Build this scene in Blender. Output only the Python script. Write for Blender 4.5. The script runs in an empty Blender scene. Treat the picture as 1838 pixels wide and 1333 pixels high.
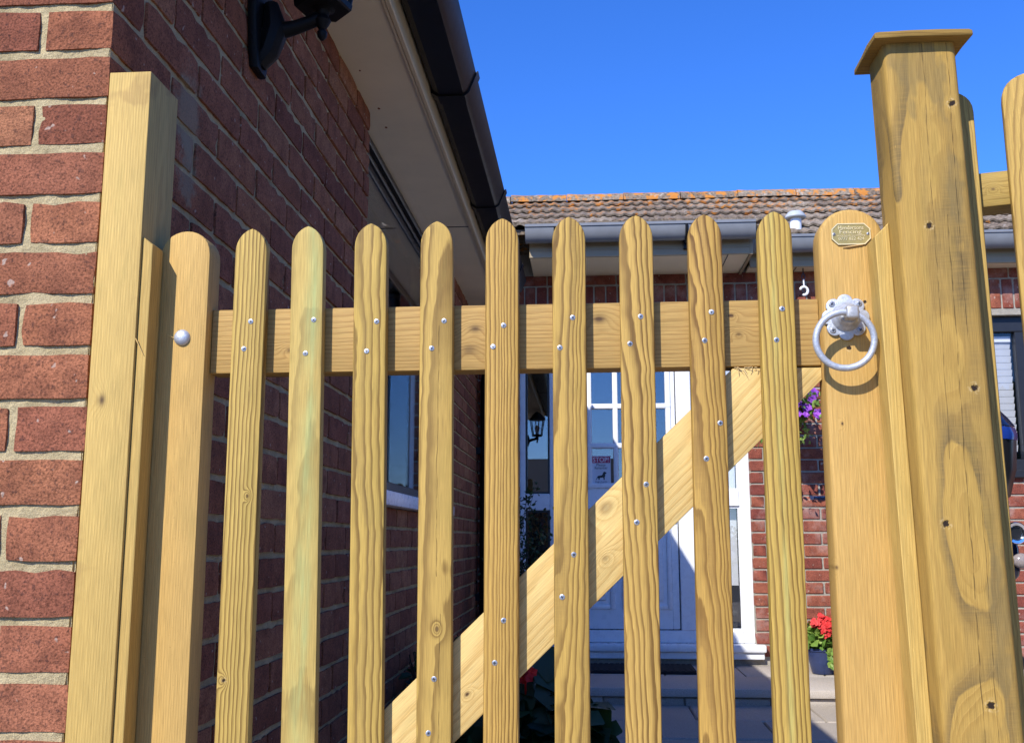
import bpy, bmesh, math, random
from mathutils import Vector, Matrix, noise
random.seed(7)
scene = bpy.context.scene
COL = scene.collection

# ------------------------------------------------------------------ camera
# world: camera at the origin, +Y runs along the passage, the ground lies at z = G
PW, PH, FPX = 1838.0, 1333.0, 1830.0
PITCH = math.atan(301 / FPX)
YAW = math.atan(138 / math.hypot(FPX, 301))
G = -0.84
Fv = Vector((-math.sin(YAW) * math.cos(PITCH), math.cos(YAW) * math.cos(PITCH), math.sin(PITCH)))
Rv = Vector((math.cos(YAW), math.sin(YAW), 0))
Uv = Rv.cross(Fv)
cam = bpy.data.cameras.new('camera')
cam.sensor_width = 36
cam.lens = 36 * FPX / PW
cam.clip_start = 0.05
cam.clip_end = 3000
cam_o = bpy.data.objects.new('camera', cam)
COL.objects.link(cam_o)
cam_o.matrix_world = Matrix((Rv, Uv, -Fv)).transposed().to_4x4()
scene.camera = cam_o

# ------------------------------------------------------------------ light
SUN = Vector((0.55, 1.0, -0.93)).normalized()          # direction the light travels
EL = math.asin(-SUN.z)
AZ = math.atan2(-SUN.x, -SUN.y)
world = bpy.data.worlds.new('World')
scene.world = world
world.use_nodes = True
wn = world.node_tree
bg = wn.nodes['Background']
sky = wn.nodes.new('ShaderNodeTexSky')
sky.sky_type = 'NISHITA'
sky.sun_disc = False
sky.sun_elevation = EL
sky.sun_rotation = AZ
sky.air_density = 1.0
sky.dust_density = 0.3
sky.ozone_density = 3.5
hs = wn.nodes.new('ShaderNodeHueSaturation')
hs.inputs['Saturation'].default_value = 1.22
tint = wn.nodes.new('ShaderNodeMix')           # the photograph's deep, saturated blue, over the whole sky
tint.data_type = 'RGBA'; tint.blend_type = 'MULTIPLY'
tint.inputs[0].default_value = 1.0
tint.inputs[7].default_value = (0.86, 1.22, 2.05, 1)
wn.links.new(sky.outputs[0], hs.inputs['Color'])
wn.links.new(hs.outputs[0], tint.inputs[6])
wn.links.new(tint.outputs[2], bg.inputs[0])
bg.inputs[1].default_value = 0.10
sun = bpy.data.lights.new('sun', 'SUN')
sun.energy = 4.7
sun.angle = math.radians(0.5)
sun.color = (1.0, 0.955, 0.88)
sun_o = bpy.data.objects.new('sun', sun)
COL.objects.link(sun_o)
sun_o.rotation_euler = SUN.to_track_quat('-Z', 'Y').to_euler()
sun_o.location = (-4, -8, 9)
vs = scene.view_settings
vs.view_transform = 'Standard'
vs.look = 'None'
vs.gamma = 1
vs.use_curve_mapping = False
vs.exposure = 0.34
scene.render.resolution_x = 1024
scene.render.resolution_y = 742
scene.render.engine = 'CYCLES'
scene.cycles.max_bounces = 8
scene.cycles.transparent_max_bounces = 12

# ------------------------------------------------------------------ pixel helpers (direction only; depth comes from a known plane)
def ray(x, y):
    return Fv + Rv * ((x - PW / 2) / FPX) - Uv * ((y - PH / 2) / FPX)
def onY(x, y, d):
    r = ray(x, y); return r * (d / r.y)
def onX(x, y, d):
    r = ray(x, y); return r * (d / r.x)
def onZ(x, y, d):
    r = ray(x, y); return r * (d / r.z)
def proj(v):
    v = Vector(v); z = v.dot(Fv)
    if z < 0.05: return None
    return (PW / 2 + FPX * v.dot(Rv) / z, PH / 2 - FPX * v.dot(Uv) / z, z)

# ------------------------------------------------------------------ node helpers
class NT:
    def __init__(s, name):
        s.m = bpy.data.materials.new(name); s.m.use_nodes = True
        s.t = s.m.node_tree; s.t.nodes.clear()
        s.out = s.t.nodes.new('ShaderNodeOutputMaterial')
    def put(s, sock, v):
        if v is None: return
        if isinstance(v, bpy.types.NodeSocket): s.t.links.new(v, sock)
        else:
            if sock.type == 'RGBA' and len(v) == 3: v = (*v, 1)
            sock.default_value = v
    def n(s, typ, *ins, **kw):
        nd = s.t.nodes.new('ShaderNode' + typ)
        for k, v in kw.items():
            if k[0] == '_': s.put(nd.inputs[k[1:].replace('_', ' ')], v)
            else: setattr(nd, k, v)
        for i, v in enumerate(ins): s.put(nd.inputs[i], v)
        return nd
    def math(s, op, a, b=None, c=None):
        return s.n('Math', a, b, c, operation=op).outputs[0]
    def vmath(s, op, a, b=None):
        nd = s.n('VectorMath', a, b, operation=op)
        return nd.outputs[1] if op in ('LENGTH', 'DISTANCE', 'DOT_PRODUCT') else nd.outputs[0]
    def noise(s, vec, scale=1.0, detail=2.0, rough=0.5):
        return s.n('TexNoise', _Vector=vec, _Scale=scale, _Detail=detail, _Roughness=rough).outputs[0]
    def ramp(s, fac, stops):
        nd = s.n('ValToRGB', fac); cr = nd.color_ramp
        while len(cr.elements) < len(stops): cr.elements.new(0.5)
        for e, (p, c) in zip(cr.elements, stops):
            e.position = p
            e.color = (c, c, c, 1) if not hasattr(c, '__len__') else (*c, 1)
        return nd.outputs[0]
    def mix(s, fac, a, b, blend='MIX'):
        nd = s.n('Mix', data_type='RGBA', blend_type=blend)
        s.put(nd.inputs[0], fac); s.put(nd.inputs[6], a); s.put(nd.inputs[7], b)
        return nd.outputs[2]
    def bsdf(s, col, rough=0.7, bump=None, strength=0.3, dist=0.002, metal=0.0, spec=0.4, **kw):
        p = s.n('BsdfPrincipled')
        s.put(p.inputs['Base Color'], col); s.put(p.inputs['Roughness'], rough)
        s.put(p.inputs['Metallic'], metal); s.put(p.inputs['Specular IOR Level'], spec)
        for k, v in kw.items(): s.put(p.inputs[k.replace('_', ' ')], v)
        if bump is not None:
            b = s.n('Bump', _Strength=strength, _Distance=dist, _Height=bump)
            s.t.links.new(b.outputs[0], p.inputs['Normal'])
        s.t.links.new(p.outputs[0], s.out.inputs[0])
        return s.m

def wood(name, light, dark, spacing=0.0042, contrast=0.75, wob=0.006, knots=(), holes=(), cracks=(), eyes=(), stain=None, stain_scale=(9, 9, 2.2), stain_lo=0.53, green=None, rough=0.68, dirt=0.25, band=None, gain=(1, 1, 1)):
    light = tuple(a * b * c for a, b, c in zip(light, gain, (0.925, 0.915, 0.74))); dark = tuple(a * b * c for a, b, c in zip(dark, gain, (0.925, 0.915, 0.80)))
    t = NT(name)
    wc = t.n('Attribute', attribute_name='wc').outputs['Vector']
    wp = t.n('Attribute', attribute_name='wp').outputs['Vector']
    sx = t.n('SeparateXYZ', wc); px = t.n('SeparateXYZ', wp)
    low = t.noise(t.vmath('MULTIPLY', wc, (14, 14, 2.6)), 1, 2)
    mid = t.noise(t.vmath('MULTIPLY', wc, (70, 70, 9)), 1, 2)
    r = t.math('SQRT', t.math('ADD', t.math('MULTIPLY', sx.outputs[0], sx.outputs[0]), t.math('MULTIPLY', sx.outputs[1], sx.outputs[1])))
    r = t.math('ADD', r, t.math('MULTIPLY', t.math('SUBTRACT', low, 0.5), wob * 2))
    r = t.math('ADD', r, t.math('MULTIPLY', t.math('SUBTRACT', mid, 0.5), wob * 0.22))
    r = t.math('ADD', r, t.math('MULTIPLY', t.math('SUBTRACT', t.noise(t.vmath('MULTIPLY', wp, (420, 420, 30)), 1, 2), 0.5), 0.0011))
    wav = t.noise(t.vmath('MULTIPLY', wc, (22, 22, 26)), 1, 1)
    r = t.math('ADD', r, t.math('MULTIPLY', t.math('SUBTRACT', wav, 0.5), wob * 0.55))
    kd = None
    for (ku, kw, ks) in knots:
        du = t.math('DIVIDE', t.math('SUBTRACT', px.outputs[0], ku), ks)
        dw = t.math('DIVIDE', t.math('SUBTRACT', px.outputs[2], kw), ks * 1.5)
        d2 = t.math('ADD', t.math('MULTIPLY', du, du), t.math('MULTIPLY', dw, dw))
        g = t.math('POWER', 2.718, t.math('MULTIPLY', d2, -0.32))
        r = t.math('ADD', r, t.math('MULTIPLY', g, spacing * 3.2))
        core = t.math('POWER', 2.718, t.math('MULTIPLY', t.math('ADD', d2, t.math('MULTIPLY', t.math('SUBTRACT', mid, 0.5), 1.0)), -2.6))
        kd = core if kd is None else t.math('MAXIMUM', kd, core)
    for (eu_, ew_, es, ea) in eyes:
        du = t.math('DIVIDE', t.math('SUBTRACT', px.outputs[0], eu_), es)
        dw = t.math('DIVIDE', t.math('SUBTRACT', px.outputs[2], ew_), es * 2.6)
        d2 = t.math('ADD', t.math('MULTIPLY', du, du), t.math('MULTIPLY', dw, dw))
        r = t.math('ADD', r, t.math('MULTIPLY', t.math('POWER', 2.718, t.math('MULTIPLY', d2, -1.0)), ea))
    # ring spacing itself drifts from year to year
    drift = t.noise(t.n('CombineXYZ', t.math('MULTIPLY', r, 40), 0.3, 0.7).outputs[0], 1, 1)
    ph = t.math('ADD', t.math('DIVIDE', r, spacing), t.math('MULTIPLY', drift, 2.5))
    s = t.math('FRACT', ph)
    ring = t.ramp(s, [(0.0, 0.0), (0.30, 0.04), (0.56, 0.38), (0.76, 1.0), (0.90, 1.0), (0.97, 0.0)])
    amp = t.ramp(t.noise(t.vmath('MULTIPLY', wc, (30, 30, 3)), 1, 1), [(0.25, 0.65), (0.6, 1.0)])
    ring = t.math('MULTIPLY', ring, amp)
    col = t.mix(t.math('MULTIPLY', ring, contrast), light, dark)
    if band:
        bs, bc, bk_ = band
        bp = t.math('FRACT', t.math('ADD', t.math('DIVIDE', t.math('ADD', r, t.math('MULTIPLY', t.math('SUBTRACT', low, 0.5), 0.03)), bs), 0.35))
        bmk = t.ramp(bp, [(0.0, 0.0), (0.04, 1.0), (0.16, 0.75), (0.45, 0.0), (1.0, 0.0)])
        bmk = t.math('MULTIPLY', bmk, t.ramp(t.noise(t.vmath('MULTIPLY', wp, (25, 25, 8)), 1, 3), [(0.3, 0.35), (0.6, 1.0)]))
        saw = t.noise(t.vmath('MULTIPLY', wp, (30, 30, 420)), 1, 2)
        bmk = t.math('MULTIPLY', bmk, t.ramp(saw, [(0.3, 0.7), (0.6, 1.0)]))
        col = t.mix(t.math('MULTIPLY', bmk, bk_), col, bc)
    big = t.noise(t.vmath('MULTIPLY', wp, (11, 11, 3)), 1, 3)
    col = t.mix(t.math('MULTIPLY', t.ramp(big, [(0.35, 0.0), (0.75, 1.0)]), 0.40), col, tuple(0.78 * a * b for a, b in zip(light, (1.0, 0.92, 0.8))))
    if stain:
        sv = t.vmath('MULTIPLY', wc, stain_scale)
        sn = t.noise(t.vmath('ADD', sv, t.vmath('MULTIPLY', t.n('TexNoise', _Vector=wp, _Scale=30).outputs[1], (0.25, 0.25, 0.25))), 1, 3, 0.55)
        sm = t.ramp(sn, [(stain_lo, 0.0), (stain_lo + 0.035, 1.0), (stain_lo + 0.10, 0.75), (stain_lo + 0.2, 0.0)])
        col = t.mix(t.math('MULTIPLY', sm, 0.62), col, stain)
    if green:
        gu, gw, gc = green
        gm = t.math('MULTIPLY', t.math('POWER', 2.718, t.math('MULTIPLY', t.math('POWER', t.math('DIVIDE', t.math('SUBTRACT', px.outputs[0], gu), gw), 2), -1)),
                    t.ramp(t.noise(t.vmath('MULTIPLY', wp, (60, 60, 7)), 1, 3), [(0.35, 0.0), (0.65, 0.7)]))
        col = t.mix(gm, col, gc)
    fib = t.noise(t.vmath('MULTIPLY', wp, (900, 900, 22)), 1, 3)
    col = t.mix(1.0, col, t.ramp(fib, [(0.25, 0.70), (0.75, 1.20)]), 'MULTIPLY')
    smg = t.noise(t.vmath('MULTIPLY', t.vmath('ADD', wp, (3.1, 1.7, 0.4)), (38, 38, 10)), 1, 4, 0.65)      # handling marks and faint grey-green cast
    col = t.mix(t.math('MULTIPLY', t.ramp(smg, [(0.54, 0.0), (0.72, 1.0)]), 0.30), col, tuple(a * b for a, b in zip(light, (0.62, 0.68, 0.62))))
    scr_ = t.noise(t.vmath('MULTIPLY', wp, (260, 260, 60)), 1, 2, 0.6)
    col = t.mix(t.math('MULTIPLY', t.ramp(scr_, [(0.72, 0.0), (0.78, 1.0)]), 0.35), col, tuple(min(1, a * 1.45) for a in light))
    spk = t.noise(wp, 420, 2, 0.6)
    col = t.mix(t.math('MULTIPLY', t.ramp(spk, [(0.66, 0.0), (0.74, 1.0)]), dirt), col, (0.12, 0.07, 0.025))
    if kd is not None:
        col = t.mix(t.math('MINIMUM', t.math('MULTIPLY', kd, 0.85), 1.0), col, (0.085, 0.045, 0.018))
    hm = None
    for (hu, hw, hr) in holes:
        d = t.vmath('LENGTH', t.n('CombineXYZ', t.math('SUBTRACT', px.outputs[0], hu), t.math('SUBTRACT', px.outputs[2], hw), 0).outputs[0])
        d = t.math('ADD', d, t.math('MULTIPLY', t.math('SUBTRACT', t.noise(wp, 230, 3), 0.5), hr * 1.5))
        rim = t.ramp(t.math('DIVIDE', d, hr * 1.0), [(0.75, 0.0), (0.95, 1.0), (1.0, 1.0)]); rim = t.math('MULTIPLY', rim, t.ramp(t.math('DIVIDE', d, hr * 1.7), [(0.55, 1.0), (0.95, 0.0)]))
        col = t.mix(t.math('MULTIPLY', t.math('MULTIPLY', rim, 0.45), t.ramp(t.noise(wp, 260, 2), [(0.48, 0.0), (0.60, 1.0)])), col, (0.66, 0.50, 0.26))
        q = t.ramp(t.math('DIVIDE', d, hr), [(0.55, 1.0), (0.85, 0.0)])
        hm = q if hm is None else t.math('MAXIMUM', hm, q)
    for (cu, c0, c1, cw) in cracks:
        wn_ = t.noise(t.vmath('MULTIPLY', wp, (0, 0, 14)), 1, 3)
        d = t.math('ABSOLUTE', t.math('SUBTRACT', px.outputs[0], t.math('ADD', cu, t.math('MULTIPLY', t.math('SUBTRACT', wn_, 0.5), 0.008))))
        q = t.ramp(t.math('DIVIDE', d, cw), [(0.4, 1.0), (1.0, 0.0)])
        rng = t.math('MULTIPLY', t.math('GREATER_THAN', px.outputs[2], c0), t.math('LESS_THAN', px.outputs[2], c1))
        brk = t.ramp(t.noise(t.vmath('MULTIPLY', wp, (0, 0, 30)), 1, 2), [(0.42, 0.1), (0.56, 1.0)])
        q = t.math('MULTIPLY', t.math('MULTIPLY', t.math('MULTIPLY', q, rng), brk), 0.6)
        hm = q if hm is None else t.math('MAXIMUM', hm, q)
    h = t.math('ADD', t.math('MULTIPLY', ring, 0.35), t.math('MULTIPLY', fib, 0.65))
    if hm is not None:
        col = t.mix(hm, col, (0.022, 0.012, 0.006))
        h = t.math('SUBTRACT', h, t.math('MULTIPLY', hm, 4))
    return t.bsdf(col, rough, h, 0.45, 0.0012, spec=0.3)

def plain(name, col, rough=0.5, metal=0.0, spec=0.4, var=0.12, scale=25, bscale=None, bstr=0.15, bdist=0.001, **kw):
    t = NT(name)
    co = t.n('TexCoord').outputs['Object']
    nz = t.noise(co, scale, 4, 0.6)
    c = t.mix(1.0, col, t.ramp(nz, [(0.25, 1 - var), (0.75, 1 + var)]), 'MULTIPLY')
    b = t.noise(co, bscale or scale * 6, 3, 0.6)
    rr = t.math('ADD', rough - 0.06, t.math('MULTIPLY', nz, 0.12))
    return t.bsdf(c, rr, b, bstr, bdist, metal, spec, **kw)

def brick_mat(name, cols, fleck=0.55, scale=430, bump=0.9, frost=0.0, smear=False):
    t = NT(name)
    co = t.n('NewGeometry').outputs['Position']
    rnd = t.math('FRACT', t.math('ADD', t.n('ObjectInfo').outputs['Random'], t.n('Attribute', attribute_name='bv').outputs['Fac']))
    k = len(cols) - 1
    base = t.ramp(rnd, [(i / k, c) for i, c in enumerate(cols)])
    n1 = t.noise(co, 22, 3, 0.6)
    base = t.mix(t.math('MULTIPLY', t.ramp(t.noise(co, 4.5, 4, 0.6), [(0.45, 0.0), (0.7, 1.0)]), 0.35), base, tuple(c * 1.2 + 0.03 for c in cols[0]))
    base = t.mix(t.ramp(n1, [(0.4, 0.0), (0.72, 0.65)]), base, tuple(c * 0.62 for c in cols[1]))
    sp = t.noise(co, scale, 3, 0.65)
    sp2 = t.noise(co, scale * 0.42, 2, 0.6)
    base = t.mix(1.0, base, t.ramp(sp, [(0.32, 0.42), (0.5, 0.95), (0.72, 1.35)]), 'MULTIPLY')
    base = t.mix(t.math('MULTIPLY', t.ramp(sp2, [(0.60, 0.0), (0.68, 1.0)]), fleck), base, (0.035, 0.02, 0.02))
    pale = t.noise(co, scale * 0.22, 1, 0.5)
    base = t.mix(t.math('MULTIPLY', t.ramp(pale, [(0.73, 0.0), (0.76, 1.0)]), 0.55), base, (0.55, 0.45, 0.36))
    if frost:
        base = t.mix(t.math('MULTIPLY', t.ramp(t.noise(co, 7, 4, 0.65), [(0.5, 0.0), (0.75, 1.0)]), frost), base, (0.62, 0.52, 0.46))
    if smear:
        for (q, rad) in ((onX(338, 215, -0.70), 0.085), (onX(335, 300, -0.70), 0.06)):
            d = t.vmath('LENGTH', t.vmath('MULTIPLY', t.vmath('SUBTRACT', co, tuple(q)), (1, 1.3, 0.8)))
            d = t.math('ADD', d, t.math('MULTIPLY', t.math('SUBTRACT', t.noise(co, 38, 4, 0.65), 0.5), 0.14))
            base = t.mix(t.math('MULTIPLY', t.ramp(t.math('DIVIDE', d, rad), [(0.55, 1.0), (1.0, 0.0)]), 0.6), base, (0.30, 0.26, 0.17))
    h = t.math('ADD', t.math('MULTIPLY', sp, 0.7), t.math('MULTIPLY', sp2, 0.6))
    return t.bsdf(base, 0.92, h, bump, 0.0028, spec=0.2)

def mortar_mat(name, a, b):
    t = NT(name)
    co = t.n('NewGeometry').outputs['Position']
    n1 = t.noise(co, 26, 4, 0.6); n2 = t.noise(co, 600, 3, 0.7)
    c = t.mix(t.ramp(n1, [(0.35, 0.0), (0.7, 1.0)]), a, b)
    c = t.mix(t.math('MULTIPLY', t.ramp(t.noise(co, 9, 4, 0.65), [(0.52, 0.0), (0.7, 1.0)]), 0.45), c, tuple(q * 0.45 for q in b))
    c = t.mix(1.0, c, t.ramp(n2, [(0.3, 0.62), (0.7, 1.2)]), 'MULTIPLY')
    return t.bsdf(c, 0.95, t.math('ADD', n2, t.math('MULTIPLY', t.noise(co, 160, 3), 1.2)), 0.8, 0.003, spec=0.15)

def tile_mat(name):
    t = NT(name)
    co = t.n('NewGeometry').outputs['Position']
    rnd = t.n('ObjectInfo').outputs['Random']
    base = t.ramp(rnd, [(0, (0.17, 0.13, 0.095)), (0.5, (0.22, 0.175, 0.13)), (1, (0.29, 0.235, 0.175))])
    n1 = t.noise(co, 48, 5, 0.7)
    base = t.mix(1.0, base, t.ramp(n1, [(0.32, 0.35), (0.66, 1.5)]), 'MULTIPLY')
    zz = t.n('SeparateXYZ', co).outputs[2]
    up = t.math('MULTIPLY', t.math('SUBTRACT', zz, 2.36), 0.22)
    l1 = t.math('ADD', t.noise(co, 13, 4, 0.7), up)
    base = t.mix(t.ramp(l1, [(0.565, 0.0), (0.615, 0.9)]), base, (0.52, 0.20, 0.035))
    l2 = t.noise(t.vmath('ADD', co, (4, 7, 1)), 17, 4, 0.7)
    base = t.mix(t.math('MULTIPLY', t.ramp(l2, [(0.60, 0.0), (0.66, 1.0)]), 0.7), base, (0.42, 0.37, 0.31))
    return t.bsdf(base, 0.95, n1, 0.5, 0.006, spec=0.15)

def glass_mat(name, ior=1.95, tint=(1, 1, 1)):
    t = NT(name)
    bk = t.n('NewGeometry').outputs['Backfacing']      # same reflectance on both faces of a thin pane
    fr = t.n('Fresnel', _IOR=t.math('ADD', ior, t.math('MULTIPLY', bk, 1 / ior - ior))).outputs[0]
    gl = t.n('BsdfGlossy', _Color=(0.95, 0.97, 1.0), _Roughness=0.0).outputs[0]
    tr = t.n('BsdfTransparent', _Color=(*tint, 1)).outputs[0]
    t.t.links.new(t.n('MixShader', fr, tr, gl).outputs[0], t.out.inputs[0])
    return t.m

def leaf_mat(name, a, b, rough=0.55):
    t = NT(name)
    v = t.n('Attribute', attribute_name='bv').outputs['Fac']
    c = t.ramp(v, [(0, a), (1, b)])
    p = t.n('BsdfPrincipled', _Base_Color=c, _Roughness=rough).outputs[0]
    tl = t.n('BsdfTranslucent', _Color=c).outputs[0]
    t.t.links.new(t.n('MixShader', 0.28, p, tl).outputs[0], t.out.inputs[0])
    return t.m

def paving_mat(name, a, b):
    t = NT(name)
    co = t.n('NewGeometry').outputs['Position']
    rnd = t.n('ObjectInfo').outputs['Random']
    n1 = t.noise(co, 5, 5, 0.65); n2 = t.noise(co, 220, 3, 0.65)
    c = t.mix(t.math('MULTIPLY', t.math('ADD', n1, rnd), 0.5), a, b)
    c = t.mix(1.0, c, t.ramp(n2, [(0.3, 0.72), (0.7, 1.2)]), 'MULTIPLY')
    return t.bsdf(c, 0.9, t.math('ADD', n2, t.noise(co, 40, 3)), 0.5, 0.004, spec=0.2)

def zinc_mat(name):
    t = NT(name)
    co = t.n('TexCoord').outputs['Object']
    vo = t.n('TexVoronoi', _Vector=co, _Scale=260.0).outputs['Color']
    sp = t.n('SeparateXYZ', vo).outputs[0]
    nz = t.noise(co, 130, 4, 0.65); fine = t.noise(co, 700, 3, 0.6)
    c = t.mix(sp, (0.44, 0.47, 0.52), (0.54, 0.57, 0.62))
    c = t.mix(t.math('MULTIPLY', t.ramp(nz, [(0.50, 0.0), (0.70, 1.0)]), 0.28), c, (0.26, 0.26, 0.27))
    c = t.mix(t.math('MULTIPLY', t.ramp(fine, [(0.66, 0.0), (0.72, 1.0)]), 0.5), c, (0.10, 0.08, 0.06))
    rr = t.math('ADD', 0.30, t.math('MULTIPLY', nz, 0.3))
    return t.bsdf(c, rr, t.math('ADD', t.math('MULTIPLY', sp, 0.4), t.math('ADD', nz, fine)), 0.35, 0.0012, 0.45, 0.5)

M = {}
PL, PD = (0.575, 0.385, 0.118), (0.15, 0.080, 0.018)
M['brick_near'] = brick_mat('weathered_red_brick', [(0.37, 0.138, 0.066), (0.22, 0.075, 0.042), (0.40, 0.158, 0.074), (0.29, 0.098, 0.054), (0.46, 0.205, 0.098), (0.24, 0.080, 0.046), (0.39, 0.150, 0.074)], 0.5, 300, 1.0, smear=True)
M['brick_far'] = brick_mat('orange_red_brick', [(0.30, 0.085, 0.05), (0.22, 0.06, 0.045), (0.34, 0.11, 0.06), (0.27, 0.075, 0.05)], 0.3, 200, 0.5, 0.35)
M['mortar_near'] = mortar_mat('sandy_mortar', (0.62, 0.50, 0.28), (0.46, 0.37, 0.20))
M['mortar_far'] = mortar_mat('grey_mortar', (0.46, 0.42, 0.34), (0.36, 0.33, 0.28))
M['upvc'] = plain('white_plastic', (0.80, 0.81, 0.82), 0.28, var=0.03, bstr=0.02)
M['soffit'] = plain('cream_soffit_board', (0.80, 0.70, 0.50), 0.6, var=0.06, scale=6, bstr=0.05)
M['fascia'] = plain('cream_fascia_board', (0.66, 0.55, 0.36), 0.45, var=0.05, scale=8, bstr=0.05)
M['fascia_far'] = plain('tan_fascia_board', (0.34, 0.27, 0.165), 0.5, var=0.08, scale=8)
M['black_gutter'] = plain('black_plastic', (0.008, 0.008, 0.009), 0.42, spec=0.25, var=0.1, bstr=0.03)
M['grey_gutter'] = plain('grey_plastic', (0.20, 0.21, 0.225), 0.32, var=0.12, scale=9, bstr=0.05)
M['dark_frame'] = plain('dark_grey_frame', (0.022, 0.024, 0.03), 0.35, var=0.1, bstr=0.03)
M['lead'] = plain('lead_grey', (0.10, 0.11, 0.12), 0.5)
M['cast_iron'] = plain('black_cast_metal', (0.006, 0.006, 0.006), 0.5, spec=0.2, var=0.2, scale=60, bstr=0.4, bdist=0.002)
M['glass'] = glass_mat('window_glass')
M['glass_clear'] = glass_mat('clear_window_glass', 1.45)
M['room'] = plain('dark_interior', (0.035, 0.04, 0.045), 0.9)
M['blind'] = plain('grey_blind', (0.62, 0.64, 0.66), 0.5, var=0.03)
M['zinc'] = zinc_mat('galvanised_metal')
M['screw'] = plain('bright_screw', (0.42, 0.43, 0.45), 0.40, 0.7, var=0.25, scale=500)
M['recess'] = plain('screw_recess', (0.05, 0.05, 0.055), 0.5, 0.6)
M['brass'] = plain('brass_plate', (0.38, 0.30, 0.11), 0.40, 0.4, var=0.12, scale=120, bscale=400, bstr=0.2)
M['brass_hi'] = plain('brass_lettering', (0.78, 0.65, 0.36), 0.35, 0.25, var=0.05)
M['tile'] = tile_mat('lichened_roof_tile')
M['slab'] = paving_mat('grey_paving', (0.36, 0.31, 0.25), (0.47, 0.41, 0.34))
M['step'] = paving_mat('buff_step_stone', (0.38, 0.34, 0.29), (0.52, 0.46, 0.40))
M['ground'] = paving_mat('joint_sand', (0.10, 0.095, 0.085), (0.16, 0.15, 0.13))
M['mat'] = plain('black_rubber_mat', (0.012, 0.012, 0.013), 0.9, bstr=0.6, bscale=300, bdist=0.004)
M['glaze'] = plain('blue_glazed_clay', (0.03, 0.045, 0.12), 0.18, var=0.2)
M['soil'] = plain('soil', (0.03, 0.02, 0.013), 0.95)
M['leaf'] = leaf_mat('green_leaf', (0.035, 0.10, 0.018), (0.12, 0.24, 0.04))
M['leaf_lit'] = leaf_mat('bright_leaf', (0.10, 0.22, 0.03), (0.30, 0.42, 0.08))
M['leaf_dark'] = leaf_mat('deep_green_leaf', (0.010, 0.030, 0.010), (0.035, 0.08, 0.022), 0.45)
M['red'] = leaf_mat('red_petal', (0.55, 0.012, 0.012), (0.85, 0.05, 0.05), 0.6)
M['purple'] = leaf_mat('purple_petal', (0.20, 0.03, 0.42), (0.48, 0.12, 0.70), 0.6)
M['twig'] = plain('brown_twig', (0.06, 0.04, 0.025), 0.9)
M['bike_blue'] = plain('dark_blue_paint', (0.006, 0.010, 0.035), 0.2, 0.0, 0.5, var=0.05, bstr=0.0)
M['bike_band'] = plain('blue_reflector', (0.012, 0.04, 0.22), 0.2, var=0.1)
M['bike_black'] = plain('black_moulded_plastic', (0.012, 0.012, 0.013), 0.3, var=0.1, bstr=0.05)
M['chrome'] = plain('chrome', (0.85, 0.86, 0.88), 0.08, 1.0, var=0.02, bstr=0.0)
M['rubber'] = plain('tyre_rubber', (0.015, 0.015, 0.015), 0.85)
M['lens'] = plain('clear_lens', (0.26, 0.22, 0.20), 0.15, var=0.2, scale=120)
M['red_lens'] = plain('red_lens', (0.25, 0.01, 0.01), 0.15)
M['notice'] = plain('notice_paper', (0.62, 0.62, 0.66), 0.5, var=0.03)
M['notice_red'] = plain('notice_red_print', (0.42, 0.05, 0.10), 0.5, var=0.03)
M['ink'] = plain('black_print', (0.03, 0.028, 0.03), 0.5, var=0.03)
M['paper_white'] = plain('white_print', (0.75, 0.75, 0.78), 0.5, var=0.03)
M['hook_white'] = plain('white_hook', (0.8, 0.8, 0.8), 0.3, var=0.03)
M['chain'] = plain('steel_chain', (0.05, 0.055, 0.06), 0.4, 0.6)

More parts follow.
